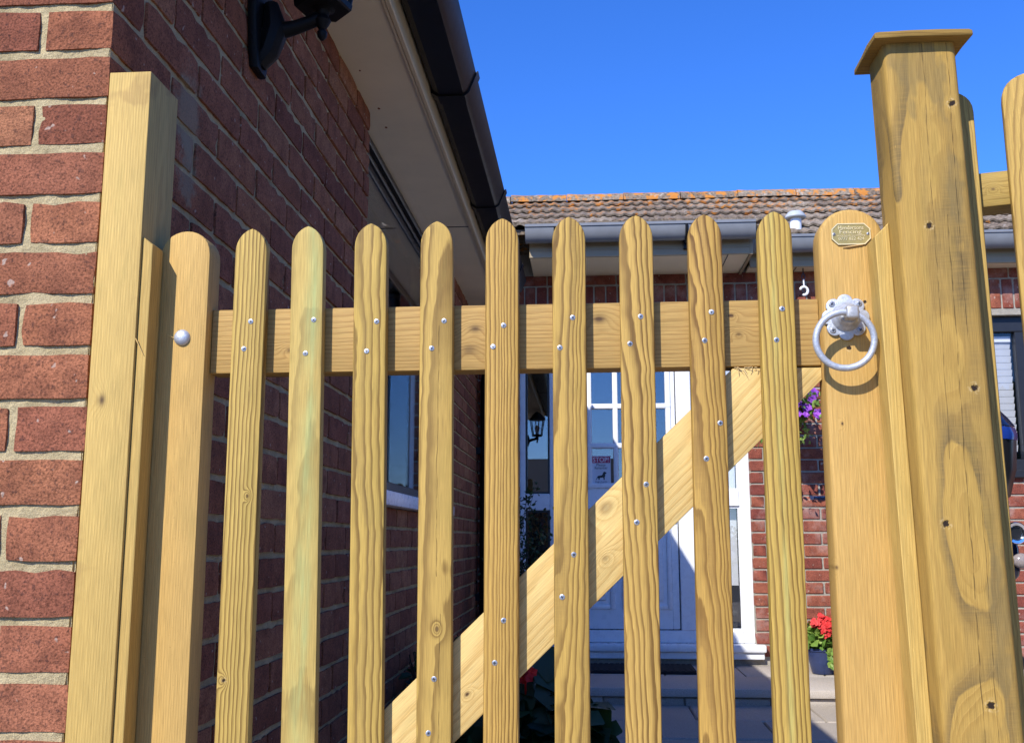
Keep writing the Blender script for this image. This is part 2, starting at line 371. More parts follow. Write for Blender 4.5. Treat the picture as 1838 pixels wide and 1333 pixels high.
# ------------------------------------------------------------------ mesh helpers
WM = {}
class MB:
    """collects shapes into one mesh (world coordinates)"""
    def __init__(s): s.v = []; s.f = []; s.bv = []; s.mi = []
    def add(s, verts, faces, mat=None, bv=0.0, mi=0):
        o = len(s.v)
        for q in verts:
            q = Vector(q)
            s.v.append(mat @ q if mat else q)
        s.bv += [bv] * len(verts)
        s.f += [[i + o for i in f] for f in faces]
        s.mi += [mi] * len(faces)
        return s
    def addbm(s, bm, mat=None, bv=0.0, mi=0):
        bm.verts.index_update()
        vs_ = [v.co.copy() for v in bm.verts]; fs = [[v.index for v in f.verts] for f in bm.faces]
        bm.free()
        return s.add(vs_, fs, mat, bv, mi)
    def box(s, x0, x1, y0, y1, z0, z1, bev=0.0, seg=1, mat=None, bv=0.0, mi=0):
        bm = bmesh.new(); bmesh.ops.create_cube(bm, size=1)
        for v in bm.verts:
            v.co = Vector(((x0 + x1) / 2 + v.co.x * (x1 - x0), (y0 + y1) / 2 + v.co.y * (y1 - y0), (z0 + z1) / 2 + v.co.z * (z1 - z0)))
        if bev: bmesh.ops.bevel(bm, geom=bm.edges[:], offset=bev, segments=seg, affect='EDGES', profile=0.5)
        return s.addbm(bm, mat, bv, mi)
    def prism(s, poly, y0, y1, bev=0.0, seg=2, mat=None, bv=0.0):
        """outline in (x, z), extruded from y0 (front) to y1"""
        bm = bmesh.new()
        f = bm.faces.new([bm.verts.new((x, y0, z)) for x, z in poly])
        ex = bmesh.ops.extrude_face_region(bm, geom=[f])
        for e in ex['geom']:
            if isinstance(e, bmesh.types.BMVert): e.co.y = y1
        bmesh.ops.recalc_face_normals(bm, faces=bm.faces[:])
        if bev:
            ed = [e for e in bm.edges if abs(e.verts[0].co.y - e.verts[1].co.y) < 1e-6]
            bmesh.ops.bevel(bm, geom=ed, offset=bev, segments=seg, affect='EDGES', profile=0.5)
        return s.addbm(bm, mat, bv)
    def tube(s, pts, rad, seg=12, closed=False, bv=0.0, mat=None):
        pts = [Vector(p) for p in pts]; n = len(pts); vs_ = []; fs = []
        rads = rad if hasattr(rad, '__len__') else [rad] * n
        up = None
        for i, p in enumerate(pts):
            a = pts[(i - 1) % n] if (closed or i > 0) else p
            b = pts[(i + 1) % n] if (closed or i < n - 1) else p
            d = (b - a).normalized()
            if up is None: up = Vector((0, 0, 1)) if abs(d.z) < 0.9 else Vector((1, 0, 0))
            sd = d.cross(up).normalized(); up = sd.cross(d).normalized()
            for k in range(seg):
                an = 2 * math.pi * k / seg
                vs_.append(p + (sd * math.cos(an) + up * math.sin(an)) * rads[i])
        for i in range(n if closed else n - 1):
            j = (i + 1) % n
            for k in range(seg):
                fs.append([i * seg + k, i * seg + (k + 1) % seg, j * seg + (k + 1) % seg, j * seg + k])
        if not closed:
            fs.append(list(range(seg - 1, -1, -1))); fs.append([(n - 1) * seg + k for k in range(seg)])
        return s.add(vs_, fs, mat, bv)
    def lathe(s, prof, seg=24, mat=None, bv=0.0):
        """profile of (r, z) turned round z"""
        vs_ = []; fs = []
        for r, z in prof:
            for k in range(seg):
                a = 2 * math.pi * k / seg
                vs_.append((r * math.cos(a), r * math.sin(a), z))
        for i in range(len(prof) - 1):
            for k in range(seg):
                fs.append([i * seg + k, i * seg + (k + 1) % seg, (i + 1) * seg + (k + 1) % seg, (i + 1) * seg + k])
        fs.append(list(range(seg - 1, -1, -1))); fs.append([(len(prof) - 1) * seg + k for k in range(seg)])
        return s.add(vs_, fs, mat, bv)
    def mesh(s, name, smooth=35, bv=False):
        me = bpy.data.meshes.new(name)
        me.from_pydata([tuple(v) for v in s.v], [], s.f)
        if bv:
            at = me.attributes.new('bv', 'FLOAT', 'POINT'); at.data.foreach_set('value', s.bv)
        if any(s.mi): me.polygons.foreach_set('material_index', s.mi)
        if smooth:
            me.shade_smooth(); me.set_sharp_from_angle(angle=math.radians(smooth))
        me.update()
        return me

def link(name, me, mats=None, parent=None, loc=None, rot=None, scale=None):
    o = bpy.data.objects.new(name, me); COL.objects.link(o)
    if mats is not None and me is not None and not me.materials:
        for m in (mats if isinstance(mats, (list, tuple)) else [mats]): me.materials.append(M[m] if isinstance(m, str) else m)
    if loc is not None: o.location = loc
    if rot is not None: o.rotation_euler = rot
    if scale is not None: o.scale = scale
    WM[o] = Matrix.LocRotScale(o.location, o.rotation_euler, o.scale)
    if parent is not None:
        o.parent = parent; o.matrix_parent_inverse = WM[parent].inverted()
    return o
def obj(name, mb, mat, parent=None, smooth=35, bv=False):
    return link(name, mb.mesh(name, smooth, bv), mat, parent)
def thing(name, label, cat, loc=(0, 0, 0), group=None):
    o = bpy.data.objects.new(name, None); COL.objects.link(o); o.location = loc; o.empty_display_size = 0.1
    WM[o] = Matrix.Translation(Vector(loc))
    return tag(o, label, cat, group)
def tag(o, label=None, cat=None, group=None, kind=None):
    if label: o['label'] = label
    if cat: o['category'] = cat
    if group: o['group'] = group
    if kind: o['kind'] = kind
    return o

def wood_attr(me, org, eu, ev, ew, pu=0.0, pv=0.04, tu=0.0, tv=0.01, seed=0.0):
    """wood coordinates: (u across, v through, w along) about a pith line offset by (pu, pv) and tilted by (tu, tv)"""
    org, eu, ev, ew = Vector(org), Vector(eu).normalized(), Vector(ev).normalized(), Vector(ew).normalized()
    A, B = [], []
    for v in me.vertices:
        d = v.co - org; u, t, w = d.dot(eu), d.dot(ev), d.dot(ew)
        A += [u - pu - tu * w, t - pv - tv * w, w + seed * 3.7]; B += [u, t, w]
    for nm, dat in (('wc', A), ('wp', B)):
        at = me.attributes.new(nm, 'FLOAT_VECTOR', 'POINT'); at.data.foreach_set('vector', dat)

def slice_long(poly_pts, z0, z1, n):
    return [z0 + (z1 - z0) * i / n for i in range(n + 1)]

rust = plain('rust', (0.20, 0.07, 0.015), 0.9)
# ================================================================== SETTING
mb = MB(); S = 1500
mb.add([(-S, -S, G - 0.06), (S, -S, G - 0.06), (S, S, G - 0.06), (-S, S, G - 0.06)], [[0, 1, 2, 3]])
tag(obj('ground', mb, 'ground', smooth=0), kind='structure')

FW = 6.49            # far wall face
paving = MB(); paving.box(-0.704, 5.0, -1.5, 5.50, G - 0.058, G - 0.012)
paving = tag(obj('paving', paving, 'ground'), kind='structure')
slabs = []
for i in range(5):
    m_ = MB(); m_.box(-0.297, 0.297, -0.222, 0.222, -0.04, 0.0, 0.006)
    for q in m_.v: q += Vector((random.uniform(-1, 1), random.uniform(-1, 1), random.uniform(-1, 1))) * 0.0015
    slabs.append(m_.mesh('slab'))
    slabs[-1].materials.append(M['slab'])
y = 5.50 - 0.225; r = 0
while y > -1.3:
    x = -0.70 + (0.3 if r % 2 == 0 else 0.0)
    while x < 4.6:
        if x > -0.5:
            link('slab', random.choice(slabs), None, paving, (x + random.uniform(-.002, .002), y, G + random.uniform(-.003, .003)), (random.uniform(-.004, .004), random.uniform(-.004, .004), random.choice((0, math.pi))))
        x += 0.6
    y -= 0.45; r += 1
ST = -0.755
step = MB(); step.box(-0.70, 4.9, 5.53, FW + 0.01, G - 0.05, ST - 0.03)
step = tag(obj('doorstep', step, 'mortar_far'), kind='structure')
x = -0.70; k = 0
while x < 4.6:
    for (ya, yb) in ((5.485, 5.985), (5.992, 6.485)):
        off = 0.0 if ya < 5.8 else 0.22
        m_ = MB(); m_.box(x + off + 0.003, x + off + 0.447, ya, yb, ST - 0.045, ST + random.uniform(-.003, .001), 0.007, 2)
        for q in m_.v:
            q += noise.noise_vector(q * 9) * 0.003
        obj('step_slab', m_, 'step', step)
    x += 0.45; k += 1
# rough riser stones under the slabs
x = -0.70
while x < 4.8:
    w_ = random.uniform(0.28, 0.5)
    m_ = MB(); m_.box(x + 0.004, x + w_ - 0.004, 5.505 + random.uniform(0, .01), 5.56, G - 0.02, ST - 0.049, 0.008, 2)
    for q in m_.v: q += noise.noise_vector(q * 14) * 0.006
    obj('riser_stone', m_, 'step', step); x += w_

# ------------------------------------------------------------------ bricks
def brick_meshes(mat, L=0.215, D=0.1025, Hh=0.065, n=6, jit=0.0012, bev=0.005, name='brick'):
    out = []
    for i in range(n):
        m_ = MB(); m_.box(-L / 2, L / 2, -D / 2, D / 2, -Hh / 2, Hh / 2, bev, 1)
        rr = random.Random(i + 5)
        for q in m_.v: q += Vector([rr.uniform(-jit, jit) for _ in range(3)])
        m_.bv = [0.0] * len(m_.v)
        me = m_.mesh(name, 40, True); me.materials.append(M[mat]); out.append(me)
    return out

def chipped_bricks(mat, n=8, L=0.2165, D=0.105, Hh=0.0650):
    out = []
    NX, NY, NZ = 7, 3, 3
    for i in range(n):
        rr = random.Random(i + 31); bm = bmesh.new(); bmesh.ops.create_cube(bm, size=1)
        bmesh.ops.subdivide_edges(bm, edges=[e for e in bm.edges if abs(e.verts[0].co.x - e.verts[1].co.x) > 0.5], cuts=NX - 1)
        bmesh.ops.subdivide_edges(bm, edges=[e for e in bm.edges if abs(e.verts[0].co.z - e.verts[1].co.z) > 0.5], cuts=NZ - 1, use_grid_fill=True)
        bmesh.ops.subdivide_edges(bm, edges=[e for e in bm.edges if abs(e.verts[0].co.y - e.verts[1].co.y) > 0.5], cuts=NY - 1, use_grid_fill=True)
        off = Vector((i * 3.7, i * 1.3, 0))
        for v in bm.verts:
            c = v.co.copy(); ext = [abs(abs(q) - 0.5) < 1e-4 for q in c]
            v.co = Vector((c.x * L, c.y * D, c.z * Hh))
            if sum(ext) >= 2:
                k = rr.uniform(0.0008, 0.0024) * (1.5 if sum(ext) == 3 else 1.0)
                if rr.random() < 0.05: k += 0.0028
                for ax in range(3):
                    if ext[ax]: v.co[ax] -= math.copysign(k, c[ax])
            v.co += noise.noise_vector(v.co * 45 + off) * 0.0010
        m_ = MB(); m_.addbm(bm); m_.bv = [0.0] * len(m_.v)
        me = m_.mesh('brick', 70, True); me.materials.append(M[mat]); out.append(me)
    return out

def lay_bricks(specs, variants, parent, mat, keep=300):
    """specs: (centre, size along wall, rot z, kind). the ones that show largest become objects, the rest one joined part"""
    def area(sp):
        p = proj(sp[0])
        if p is None: return 0
        inn = -60 < p[0] < PW + 60 and -60 < p[1] < PH + 60
        return (1 / p[2] ** 2) * (1.0 if inn else 0.0) + 1e-6 / p[2]
    specs = sorted(specs, key=area, reverse=True)
    rest = MB()
    for i, (c, L, rz, hz) in enumerate(specs):
        c = Vector(c) + Vector((random.uniform(-.0012, .0012), random.uniform(-.0012, .0012), random.uniform(-.0012, .0012)))
        sc = (L / 0.215, 1, hz / 0.065)
        if i < keep and area(specs[i]) > 1e-4:
            link('brick', variants[i % len(variants)], None, parent, c, (random.uniform(-.003, .003), random.uniform(-.006, .006), rz + random.uniform(-.003, .003)), sc)
        else:
            me = variants[i % len(variants)]
            mt = Matrix.LocRotScale(c, Matrix.Rotation(rz, 3, 'Z'), Vector(sc))
            rest.add([v.co for v in me.vertices], [list(p.vertices) for p in me.polygons], mt, random.random())
    if rest.v:
        tag(obj('brickwork', rest, mat, parent, 40, True), kind='stuff')

def courses(z0, z1, phase):
    k0 = math.ceil((z0 - phase) / 0.075 - 0.02); k1 = math.floor((z1 - phase) / 0.075 + 0.02)
    return [(k, phase + 0.075 * k + 0.005) for k in range(k0 - 1, k1 + 1)]

# ================================================================== LEFT BRICK BUILDING
WX, Y0, YE = -0.70, 1.37, 6.48
SOF = 1.396
WIN = (3.13, 5.0825, 0.165, 1.335)      # y0, y1, z0, z1 of the opening in the side wall
house = thing('brick_outbuilding', 'dark red brick building in shade with cream soffit and black gutter', 'building', (-2.2, 3.9, G))
wall = MB()
mx = WX - 0.0075                      # mortar face
def plate(y0, y1, z0, z1): wall.box(mx - 0.2, mx, y0, y1, z0, z1)
plate(Y0 + 0.25, WIN[0] - 0.004, G - 0.05, SOF + 0.12); plate(WIN[1] + 0.004, YE, G - 0.05, SOF + 0.12)
plate(WIN[0] - 0.004, WIN[1] + 0.004, G - 0.05, WIN[2] - 0.055)
RP = 0.60                             # roof pitch (rise over run)
wall.box(-3.75, -3.5, Y0 + 0.25, YE, G - 0.05, SOF + 0.12)
wall.box(-3.5, mx - 0.2, YE - 0.2, YE, G - 0.05, SOF + 0.12)
wall.prism([(-3.75, G - 0.05), (mx - 0.003, G - 0.05), (mx - 0.003, SOF + 0.1), (-2.2, SOF + 0.1 + RP * 1.5), (-3.75, SOF + 0.1)], Y0 + 0.0085, Y0 + 0.25)
wall = obj('wall', wall, 'mortar_near', house, 0)
# uneven pointing near the corner: a displaced skin over both faces
mort = MB()
def skin(pt, nu, nv, amp):
    vs_ = []; fs = []
    for i in range(nu + 1):
        for j in range(nv + 1):
            p, nrm = pt(i / nu, j / nv)
            a = noise.noise(p * 55) * 0.55 + noise.noise(p * 150) * 0.3 + noise.noise(p * 17) * 0.4
            vs_.append(p + nrm * a * amp)
    for i in range(nu):
        for j in range(nv):
            a = i * (nv + 1) + j; fs.append([a, a + nv + 1, a + nv + 2, a + 1])
    mort.add(vs_, fs)
skin(lambda a, b: (Vector((WX - 0.40 + a * 0.397, Y0 + 0.0046, -0.45 + b * 1.45)), Vector((0, -1, 0))), 110, 380, 0.0030)
skin(lambda a, b: (Vector((WX - 0.0046, Y0 + 0.003 + a * 1.2, -0.45 + b * 1.85)), Vector((1, 0, 0))), 200, 330, 0.0026)
mort = obj('mortar', mort, 'mortar_near', wall, 60)
specs = []
PHZ = 0.04
for k, z in courses(G, SOF + 0.1, PHZ):
    zc = z + 0.0325
    if zc < G: continue
    if k % 2 == 0:
        specs.append(((WX - 0.1075, Y0 + 0.05125, zc), 0.215, 0.0, 0.065)); ys = Y0 + 0.1125; xs = WX - 0.225
    else:
        specs.append(((WX - 0.05125, Y0 + 0.1075, zc), 0.215, math.pi / 2, 0.065)); ys = Y0 + 0.225; xs = WX - 0.1125
    while xs > -3.7:
        specs.append(((xs - 0.1075, Y0 + 0.05125, zc), 0.215, 0.0, 0.065)); xs -= 0.225
    if zc > SOF: continue
    yy = ys
    while yy < YE - 0.03:
        a, b = yy, min(yy + 0.215, YE)
        segs = [(a, b)]
        if WIN[2] - 0.06 < zc:
            segs = []
            if a < WIN[0]: segs.append((a, min(b, WIN[0])))
            if b > WIN[1]: segs.append((max(a, WIN[1]), b))
        for (a2, b2) in segs:
            if b2 - a2 > 0.03: specs.append(((WX - 0.05125, (a2 + b2) / 2, zc), b2 - a2, math.pi / 2, 0.065))
        yy += 0.225
lay_bricks(specs, chipped_bricks('brick_near'), wall, 'brick_near')

# soffit, fascia, gutter
m_ = MB(); m_.box(mx + 0.0, -0.516, Y0 - 0.25, YE, SOF, SOF + 0.012); m_.box(mx - 0.1, mx - 0.0005, WIN[0] - 0.003, WIN[1] + 0.003, SOF + 0.0002, SOF + 0.011)
sof = obj('soffit', m_, 'soffit', house, 0)
m_ = MB()
for yj in (4.42,): m_.box(WX + 0.004, -0.518, yj - 0.003, yj + 0.003, SOF - 0.0025, SOF + 0.001)
obj('soffit_joint', m_, 'dark_frame', sof)
for (x, y, r_) in ((680, 195, 0.0045), (693, 229, 0.0045), (772, 222, 0.003), (646, 127, 0.003)):
    p = onZ(x, y, SOF); m_ = MB(); m_.lathe([(r_ * 0.4, -0.0016), (r_, -0.0006), (r_, 0.001)], 9, Matrix.Translation(p) @ Matrix.Scale(1.7, 4, (0, 1, 0)))
    obj('rusty_nail_head', m_, rust, sof)
m_ = MB(); m_.box(-0.516, -0.500, Y0 - 0.25, YE, SOF - 0.012, SOF + 0.15, 0.003)
m_.box(-0.524, -0.5165, Y0 - 0.25, YE, SOF - 0.009, SOF - 0.001)
obj('fascia', m_, 'fascia', house, 0)
GZ = 1.43
prof = [(-0.497, GZ + 0.05), (-0.490, GZ + 0.012), (-0.470, GZ), (-0.390, GZ), (-0.377, GZ + 0.010), (-0.350, GZ + 0.075), (-0.354, GZ + 0.077), (-0.381, GZ + 0.014), (-0.393, GZ + 0.005), (-0.468, GZ + 0.005), (-0.486, GZ + 0.016), (-0.493, GZ + 0.05)]
m_ = MB(); m_.prism(prof, Y0 - 0.25, 5.84)
gut = obj('gutter', m_, 'black_gutter', house, 30)
for yb in (1.6, 3.14, 4.28, 5.5):
    b_ = MB(); cx_, cz_ = -0.425, GZ + 0.04
    pr2 = [(cx_ + (a - cx_) * 1.10, cz_ + (c - cz_) * 1.14) for a, c in prof[:6]] + [(a, c - 0.001) for a, c in prof[5::-1]]
    pr2 = [(max(a, -0.4995), c) for a, c in pr2]
    b_.prism(pr2, yb - 0.028, yb + 0.028)
    obj('gutter_bracket', b_, 'black_gutter', gut, 30)
# roof: slab with courses of tiles (turned away from the camera)
ex, ez = -0.43, GZ + 0.12
m_ = MB()
for sgn in (0, 1):
    n = 9
    for i in range(n):
        xa, xb = ex - (2.2 + ex) * 0 - i * (2.2 + ex) / n, ex - (i + 1.12) * (2.2 + ex) / n
        za, zb = ez + (ex - xa) * RP + 0.02, ez + (ex - xb) * RP
        if sgn: xa, xb = -4.4 - xa, -4.4 - xb
        m_.add([(xa, Y0 - 0.28, za), (xb, Y0 - 0.28, zb), (xb, YE, zb), (xa, YE, za), (xa, Y0 - 0.28, za - 0.025), (xb, Y0 - 0.28, zb - 0.025), (xb, YE, zb - 0.025), (xa, YE, za - 0.025)],
               [[0, 1, 2, 3], [7, 6, 5, 4], [0, 4, 5, 1], [1, 5, 6, 2], [2, 6, 7, 3], [3, 7, 4, 0]])
obj('roof', m_, 'tile', house, 0)
# gable barge board
for sgn in (1, -1):
    m_ = MB()
    x1_, x2_ = (ex - 0.02, -2.2) if sgn > 0 else (-4.4 - ex + 0.02, -2.2)
    m_.prism([(x1_, ez - 0.13), (x1_, ez - 0.01), (x2_, ez - 0.01 + RP * 1.77), (x2_, ez - 0.16 + RP * 1.77)], Y0 - 0.275, Y0 - 0.255)
    obj('barge_board', m_, 'fascia', house, 0)
# window in the side wall
win = MB(); fx = WX - 0.068
def bar(mb_, y0, y1, z0, z1, x0=fx - 0.05, x1=fx, bev=0.004): mb_.box(x0, x1, y0, y1, z0, z1, bev)
y0, y1, z0, z1 = WIN
bar(win, y0, y0 + 0.05, z0 + 0.055, z1); bar(win, y1 - 0.05, y1, z0 + 0.055, z1)
bar(win, y0, y1, z0, z0 + 0.055); bar(win, y0 + 0.05, y1 - 0.05, z1 - 0.03, z1 - 0.001, fx - 0.049, fx - 0.001)
wo = obj('window', win, 'dark_frame', house, 30)
m_ = MB(); m_.box(fx - 0.012, fx - 0.008, y0 + 0.05, y1 - 0.05, z0 + 0.055, z1 - 0.03); obj('pane', m_, 'glass', wo, 0)
m_ = MB(); m_.box(fx - 0.05, WX + 0.035, y0 - 0.0, y1 + 0.0, z0 - 0.052, z0 - 0.002, 0.006, 2); obj('sill', m_, 'upvc', wo, 30)
for (a, b, xx) in ((1.336, 1.352, fx + 0.010), (1.353, 1.366, fx - 0.004), (1.367, 1.394, fx + 0.022)):
    m_ = MB(); m_.box(mx - 0.1, xx, y0 + 0.003, y1 - 0.003, a, b, 0.004); obj('head_trim', m_, 'dark_frame' if a != 1.353 else 'lead', wo, 30)
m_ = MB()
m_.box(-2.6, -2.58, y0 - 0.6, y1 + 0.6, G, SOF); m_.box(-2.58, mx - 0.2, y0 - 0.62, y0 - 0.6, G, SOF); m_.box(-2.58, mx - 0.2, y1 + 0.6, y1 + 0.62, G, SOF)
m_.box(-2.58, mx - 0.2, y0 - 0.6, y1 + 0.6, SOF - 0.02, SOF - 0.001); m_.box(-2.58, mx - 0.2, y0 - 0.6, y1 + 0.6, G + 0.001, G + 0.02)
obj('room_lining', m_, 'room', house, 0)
# downpipe in the inner corner, fed from the gutter end
m_ = MB()
m_.tube([(-0.425, 5.80, GZ - 0.004), (-0.43, 5.81, GZ - 0.10), (-0.50, 6.05, GZ - 0.22), (-0.63, 6.36, GZ - 0.36), (-0.645, 6.40, GZ - 0.46), (-0.645, 6.40, G)], 0.034, 14)
dp = obj('downpipe', m_, 'black_gutter', house)
for zz in (-0.35, 0.55):
    m_ = MB(); m_.lathe([(0.041, -0.025), (0.041, 0.025)], 16, Matrix.Translation((-0.645, 6.40, zz))); m_.box(-0.70, -0.66, 6.37, 6.43, zz - 0.02, zz + 0.02)
    obj('pipe_clip', m_, 'black_gutter', dp)

# ------------------------------------------------------------------ wall lamp
LY = 1.985
lamp = thing('wall_lamp', 'black cast metal lantern on bracket fixed to shaded brick wall', 'lamp', (WX, LY, 0.96))
m_ = MB()
LZ = 0.009
plp = [(-0.030, 0.965), (0.030, 0.965), (0.040, 1.0), (0.052, 1.06), (0.058, 1.13), (0.050, 1.22), (0.034, 1.27), (0.0, 1.30), (-0.034, 1.27), (-0.050, 1.22), (-0.058, 1.13), (-0.052, 1.06), (-0.040, 1.0)]
mt = Matrix.Translation((WX, LY, LZ)) @ Matrix.Rotation(math.pi / 2, 4, 'Z')
m_.prism(plp, -0.022, -0.0015, 0.006, 2, mt)
bp = obj('backplate', m_, 'cast_iron', lamp)
m_ = MB()
m_.tube([(WX + 0.012, LY, 0.985), (WX + 0.03, LY, 1.01), (WX + 0.045, LY, 1.06), (WX + 0.035, LY, 1.12)], [0.02, 0.026, 0.03, 0.016], 10)
[setattr(q, 'z', q.z + LZ) for q in m_.v]; obj('boss', m_, 'cast_iron', bp)
m_ = MB()
m_.tube([(WX + 0.015, LY, 1.045), (WX + 0.05, LY, 1.058), (WX + 0.09, LY, 1.066), (WX + 0.125, LY, 1.078), (WX + 0.142, LY, 1.085)], [0.024, 0.019, 0.015, 0.014, 0.014], 12)
[setattr(q, 'z', q.z + LZ) for q in m_.v]; obj('arm', m_, 'cast_iron', lamp)
LXc = WX + 0.148
T = Matrix.Translation((LXc, LY, LZ))
m_ = MB(); m_.lathe([(0.004, 1.035), (0.010, 1.042), (0.011, 1.052), (0.007, 1.058), (0.013, 1.068), (0.018, 1.078), (0.012, 1.09), (0.016, 1.10), (0.03, 1.106)], 16, T)
obj('finial', m_, 'cast_iron', lamp)
R6 = Matrix.Rotation(math.radians(15), 4, 'Z')
m_ = MB(); m_.lathe([(0.056, 1.104), (0.060, 1.108), (0.062, 1.120), (0.056, 1.124)], 6, T @ R6)
for k in range(6):
    a = math.radians(60 * k + 15)
    c, s_ = math.cos(a), math.sin(a)
    m_.tube([(LXc + 0.055 * c, LY + 0.055 * s_, 1.12 + LZ), (LXc + 0.083 * c, LY + 0.083 * s_, 1.285 + LZ)], 0.0055, 6)
m_.lathe([(0.080, 1.280), (0.098, 1.284), (0.098, 1.292), (0.06, 1.335), (0.045, 1.35), (0.02, 1.372), (0.012, 1.374), (0.014, 1.375), (0.004, 1.376)], 6, T @ R6)
obj('lantern_frame', m_, 'cast_iron', lamp, 25)
m_ = MB(); m_.lathe([(0.051, 1.122), (0.078, 1.282)], 6, T @ R6); obj('lantern_pane', m_, 'glass', lamp, 0)
m_ = MB(); m_.lathe([(0.012, 1.124), (0.012, 1.15), (0.026, 1.18), (0.028, 1.20), (0.015, 1.225)], 14, T); obj('bulb', m_, 'hook_white', lamp)

# ================================================================== FAR HOUSE
bung = thing('bungalow', 'red brick bungalow with white door set and lichen covered tiled roof', 'house', (1.5, FW + 1, G))
DX0, DX1, DZ0, DZ1 = -0.436, 1.013, -0.72, 1.425
WXa, WXb, WZa, WZb = 2.22, 3.70, 0.42, 1.395
FSO = 1.698
wall2 = MB(); my = FW + 0.006
def fplate(x0, x1, z0, z1): wall2.box(x0, x1, my, my + 0.22, z0, z1)
fplate(-0.70, DX0, G - 0.05, FSO + 0.15); fplate(DX1, WXa, G - 0.05, FSO + 0.15); fplate(WXb, 5.0, G - 0.05, FSO + 0.15)
fplate(DX0, DX1, DZ1, FSO + 0.15); fplate(DX0, DX1, G - 0.05, DZ0); fplate(WXa, WXb, G - 0.05, WZa); fplate(WXa, WXb, WZb, FSO + 0.15)
fplate(-3.75, -0.70, SOF - 0.4, FSO + 0.15)
wall2.box(-3.75, 5.0, 9.0, 9.2, G - 0.05, FSO + 0.15); wall2.box(4.8, 5.0, my + 0.22, 9.0, G - 0.05, FSO + 0.15); wall2.box(-3.75, -3.55, my + 0.22, 9.0, G - 0.05, FSO + 0.15)
wall2 = obj('wall', wall2, 'mortar_far', bung, 0)
specs = []
ph2 = onY(1460, 889.4, FW).z % 0.075
for k, z in courses(ST, FSO, ph2):
    zc = z + 0.0325
    if zc < ST + 0.01: continue
    h_ = 0.065
    if zc > 1.42: continue
    xx = -0.70 + (0.1125 if k % 2 else 0.0) - 0.225
    while xx < 4.95:
        a, b = max(xx, -0.70), min(xx + 0.215, 4.98)
        outs = [(a, b)]
        for (o0, o1, p0, p1) in ((DX0, DX1, DZ0, DZ1), (WXa, WXb, WZa, WZb)):
            if p0 - 0.01 < zc < p1 + 0.02:
                nn = []
                for (a2, b2) in outs:
                    if b2 <= o0 or a2 >= o1: nn.append((a2, b2)); continue
                    if a2 < o0: nn.append((a2, o0))
                    if b2 > o1: nn.append((o1, b2))
                outs = nn
        for a2, b2 in outs:
            if b2 - a2 > 0.035: specs.append((((a2 + b2) / 2, FW + 0.05125, zc), b2 - a2, 0.0, h_))
        xx += 0.225
vf = brick_meshes('brick_far', jit=0.0014)
lay_bricks(specs, vf, wall2, 'brick_far', 260)
sold = brick_meshes('brick_far', 0.065, 0.1025, 0.19, 4, 0.0012)
x = -0.665
while x < 4.95:
    link('soldier_brick', random.choice(sold), None, wall2, (x, FW + 0.05125, 1.53), (0, random.uniform(-.004, .004), 0)); x += 0.0755
x = -0.59
while x < 4.9:
    link('brick', random.choice(vf), None, wall2, (x, FW + 0.05125, 1.668), (0, 0, 0)); x += 0.225

# eaves: the part over the door stands further out than the rest
XL = 0.985
def eave(x0, x1, yf, tag_):
    m_ = MB(); m_.box(x0, x1, yf + 0.018, FW + 0.005, FSO, FSO + 0.012); so = obj('soffit', m_, 'soffit', bung, 0)
    xx = x0 + 0.3
    while xx < x1:
        j = MB(); j.box(xx - 0.003, xx + 0.003, yf + 0.02, FW, FSO - 0.002, FSO + 0.001); xx += 0.9
        obj('soffit_joint', j, 'dark_frame', so)
    m_ = MB(); m_.box(x0, x1, yf, yf + 0.016, FSO - 0.012, FSO + 0.15, 0.003); m_.box(x0, x1, yf - 0.004, yf - 0.0005, FSO + 0.030, FSO + 0.036)
    obj('fascia', m_, 'fascia_far', bung, 0)
    gz = FSO + 0.066
    GK = 1.45
    pr = [(yf - 0.006 - 0.055 + 0.055 * math.cos(a), gz + 0.055 + 0.058 * math.sin(a)) for a in [math.pi * q / 10 for q in range(0, -11, -1)]]
    pr = pr + [(yf - 0.006 - 0.117, gz + 0.057), (yf - 0.006 - 0.117, gz + 0.068), (yf - 0.006 - 0.108, gz + 0.068)] + [(yf - 0.006 - 0.055 + 0.051 * math.cos(a), gz + 0.056 + 0.053 * math.sin(a)) for a in [math.pi * q / 10 for q in range(-10, 1)]]
    pr = [(a, gz + (b - gz) * GK) for a, b in pr]
    m_ = MB()
    # outline lies in (y, z), extruded along x
    vs_ = [(xx, a, b) for xx in (x0 - 0.02, x1 + 0.02) for a, b in pr]; n = len(pr)
    m_.add(vs_, [[i, (i + 1) % n, n + (i + 1) % n, n + i] for i in range(n)])
    m_.add([(xx, yf - 0.061 + 0.057 * math.cos(a), gz + (0.056 + 0.06 * math.sin(a)) * GK) for xx in (x0 - 0.021, x1 + 0.021) for a in [math.pi * q / 10 for q in range(0, -11, -1)]], [list(range(11)), list(range(21, 10, -1))])
    g = obj('gutter', m_, 'grey_gutter', bung, 40)
    xx = x0 + 0.16
    while xx < x1:
        b_ = MB()
        pb = [(yf - 0.061 + 0.060 * math.cos(a), gz + (0.055 + 0.063 * math.sin(a)) * GK) for a in [math.pi * q / 10 for q in range(0, -11, -1)]]
        pts = [(xx, a, b) for a, b in pb]
        b_.tube(pts, 0.009, 6); b_.box(xx - 0.011, xx + 0.011, yf - 0.03, yf - 0.002, gz - 0.045, gz + 0.02)
        obj('gutter_bracket', b_, 'black_gutter', g); xx += 0.78
    return yf
eave(-0.34, XL, 6.00, 'L'); eave(XL + 0.045, 4.95, 6.32, 'R')
m_ = MB(); m_.box(XL + 0.0005, XL + 0.016, 6.001, FW + 0.004, FSO - 0.012, FSO + 0.15); m_.box(XL + 0.017, XL + 0.022, 6.06, 6.30, FSO, FSO + 0.10); obj('return_fascia', m_, 'fascia_far', bung, 0)

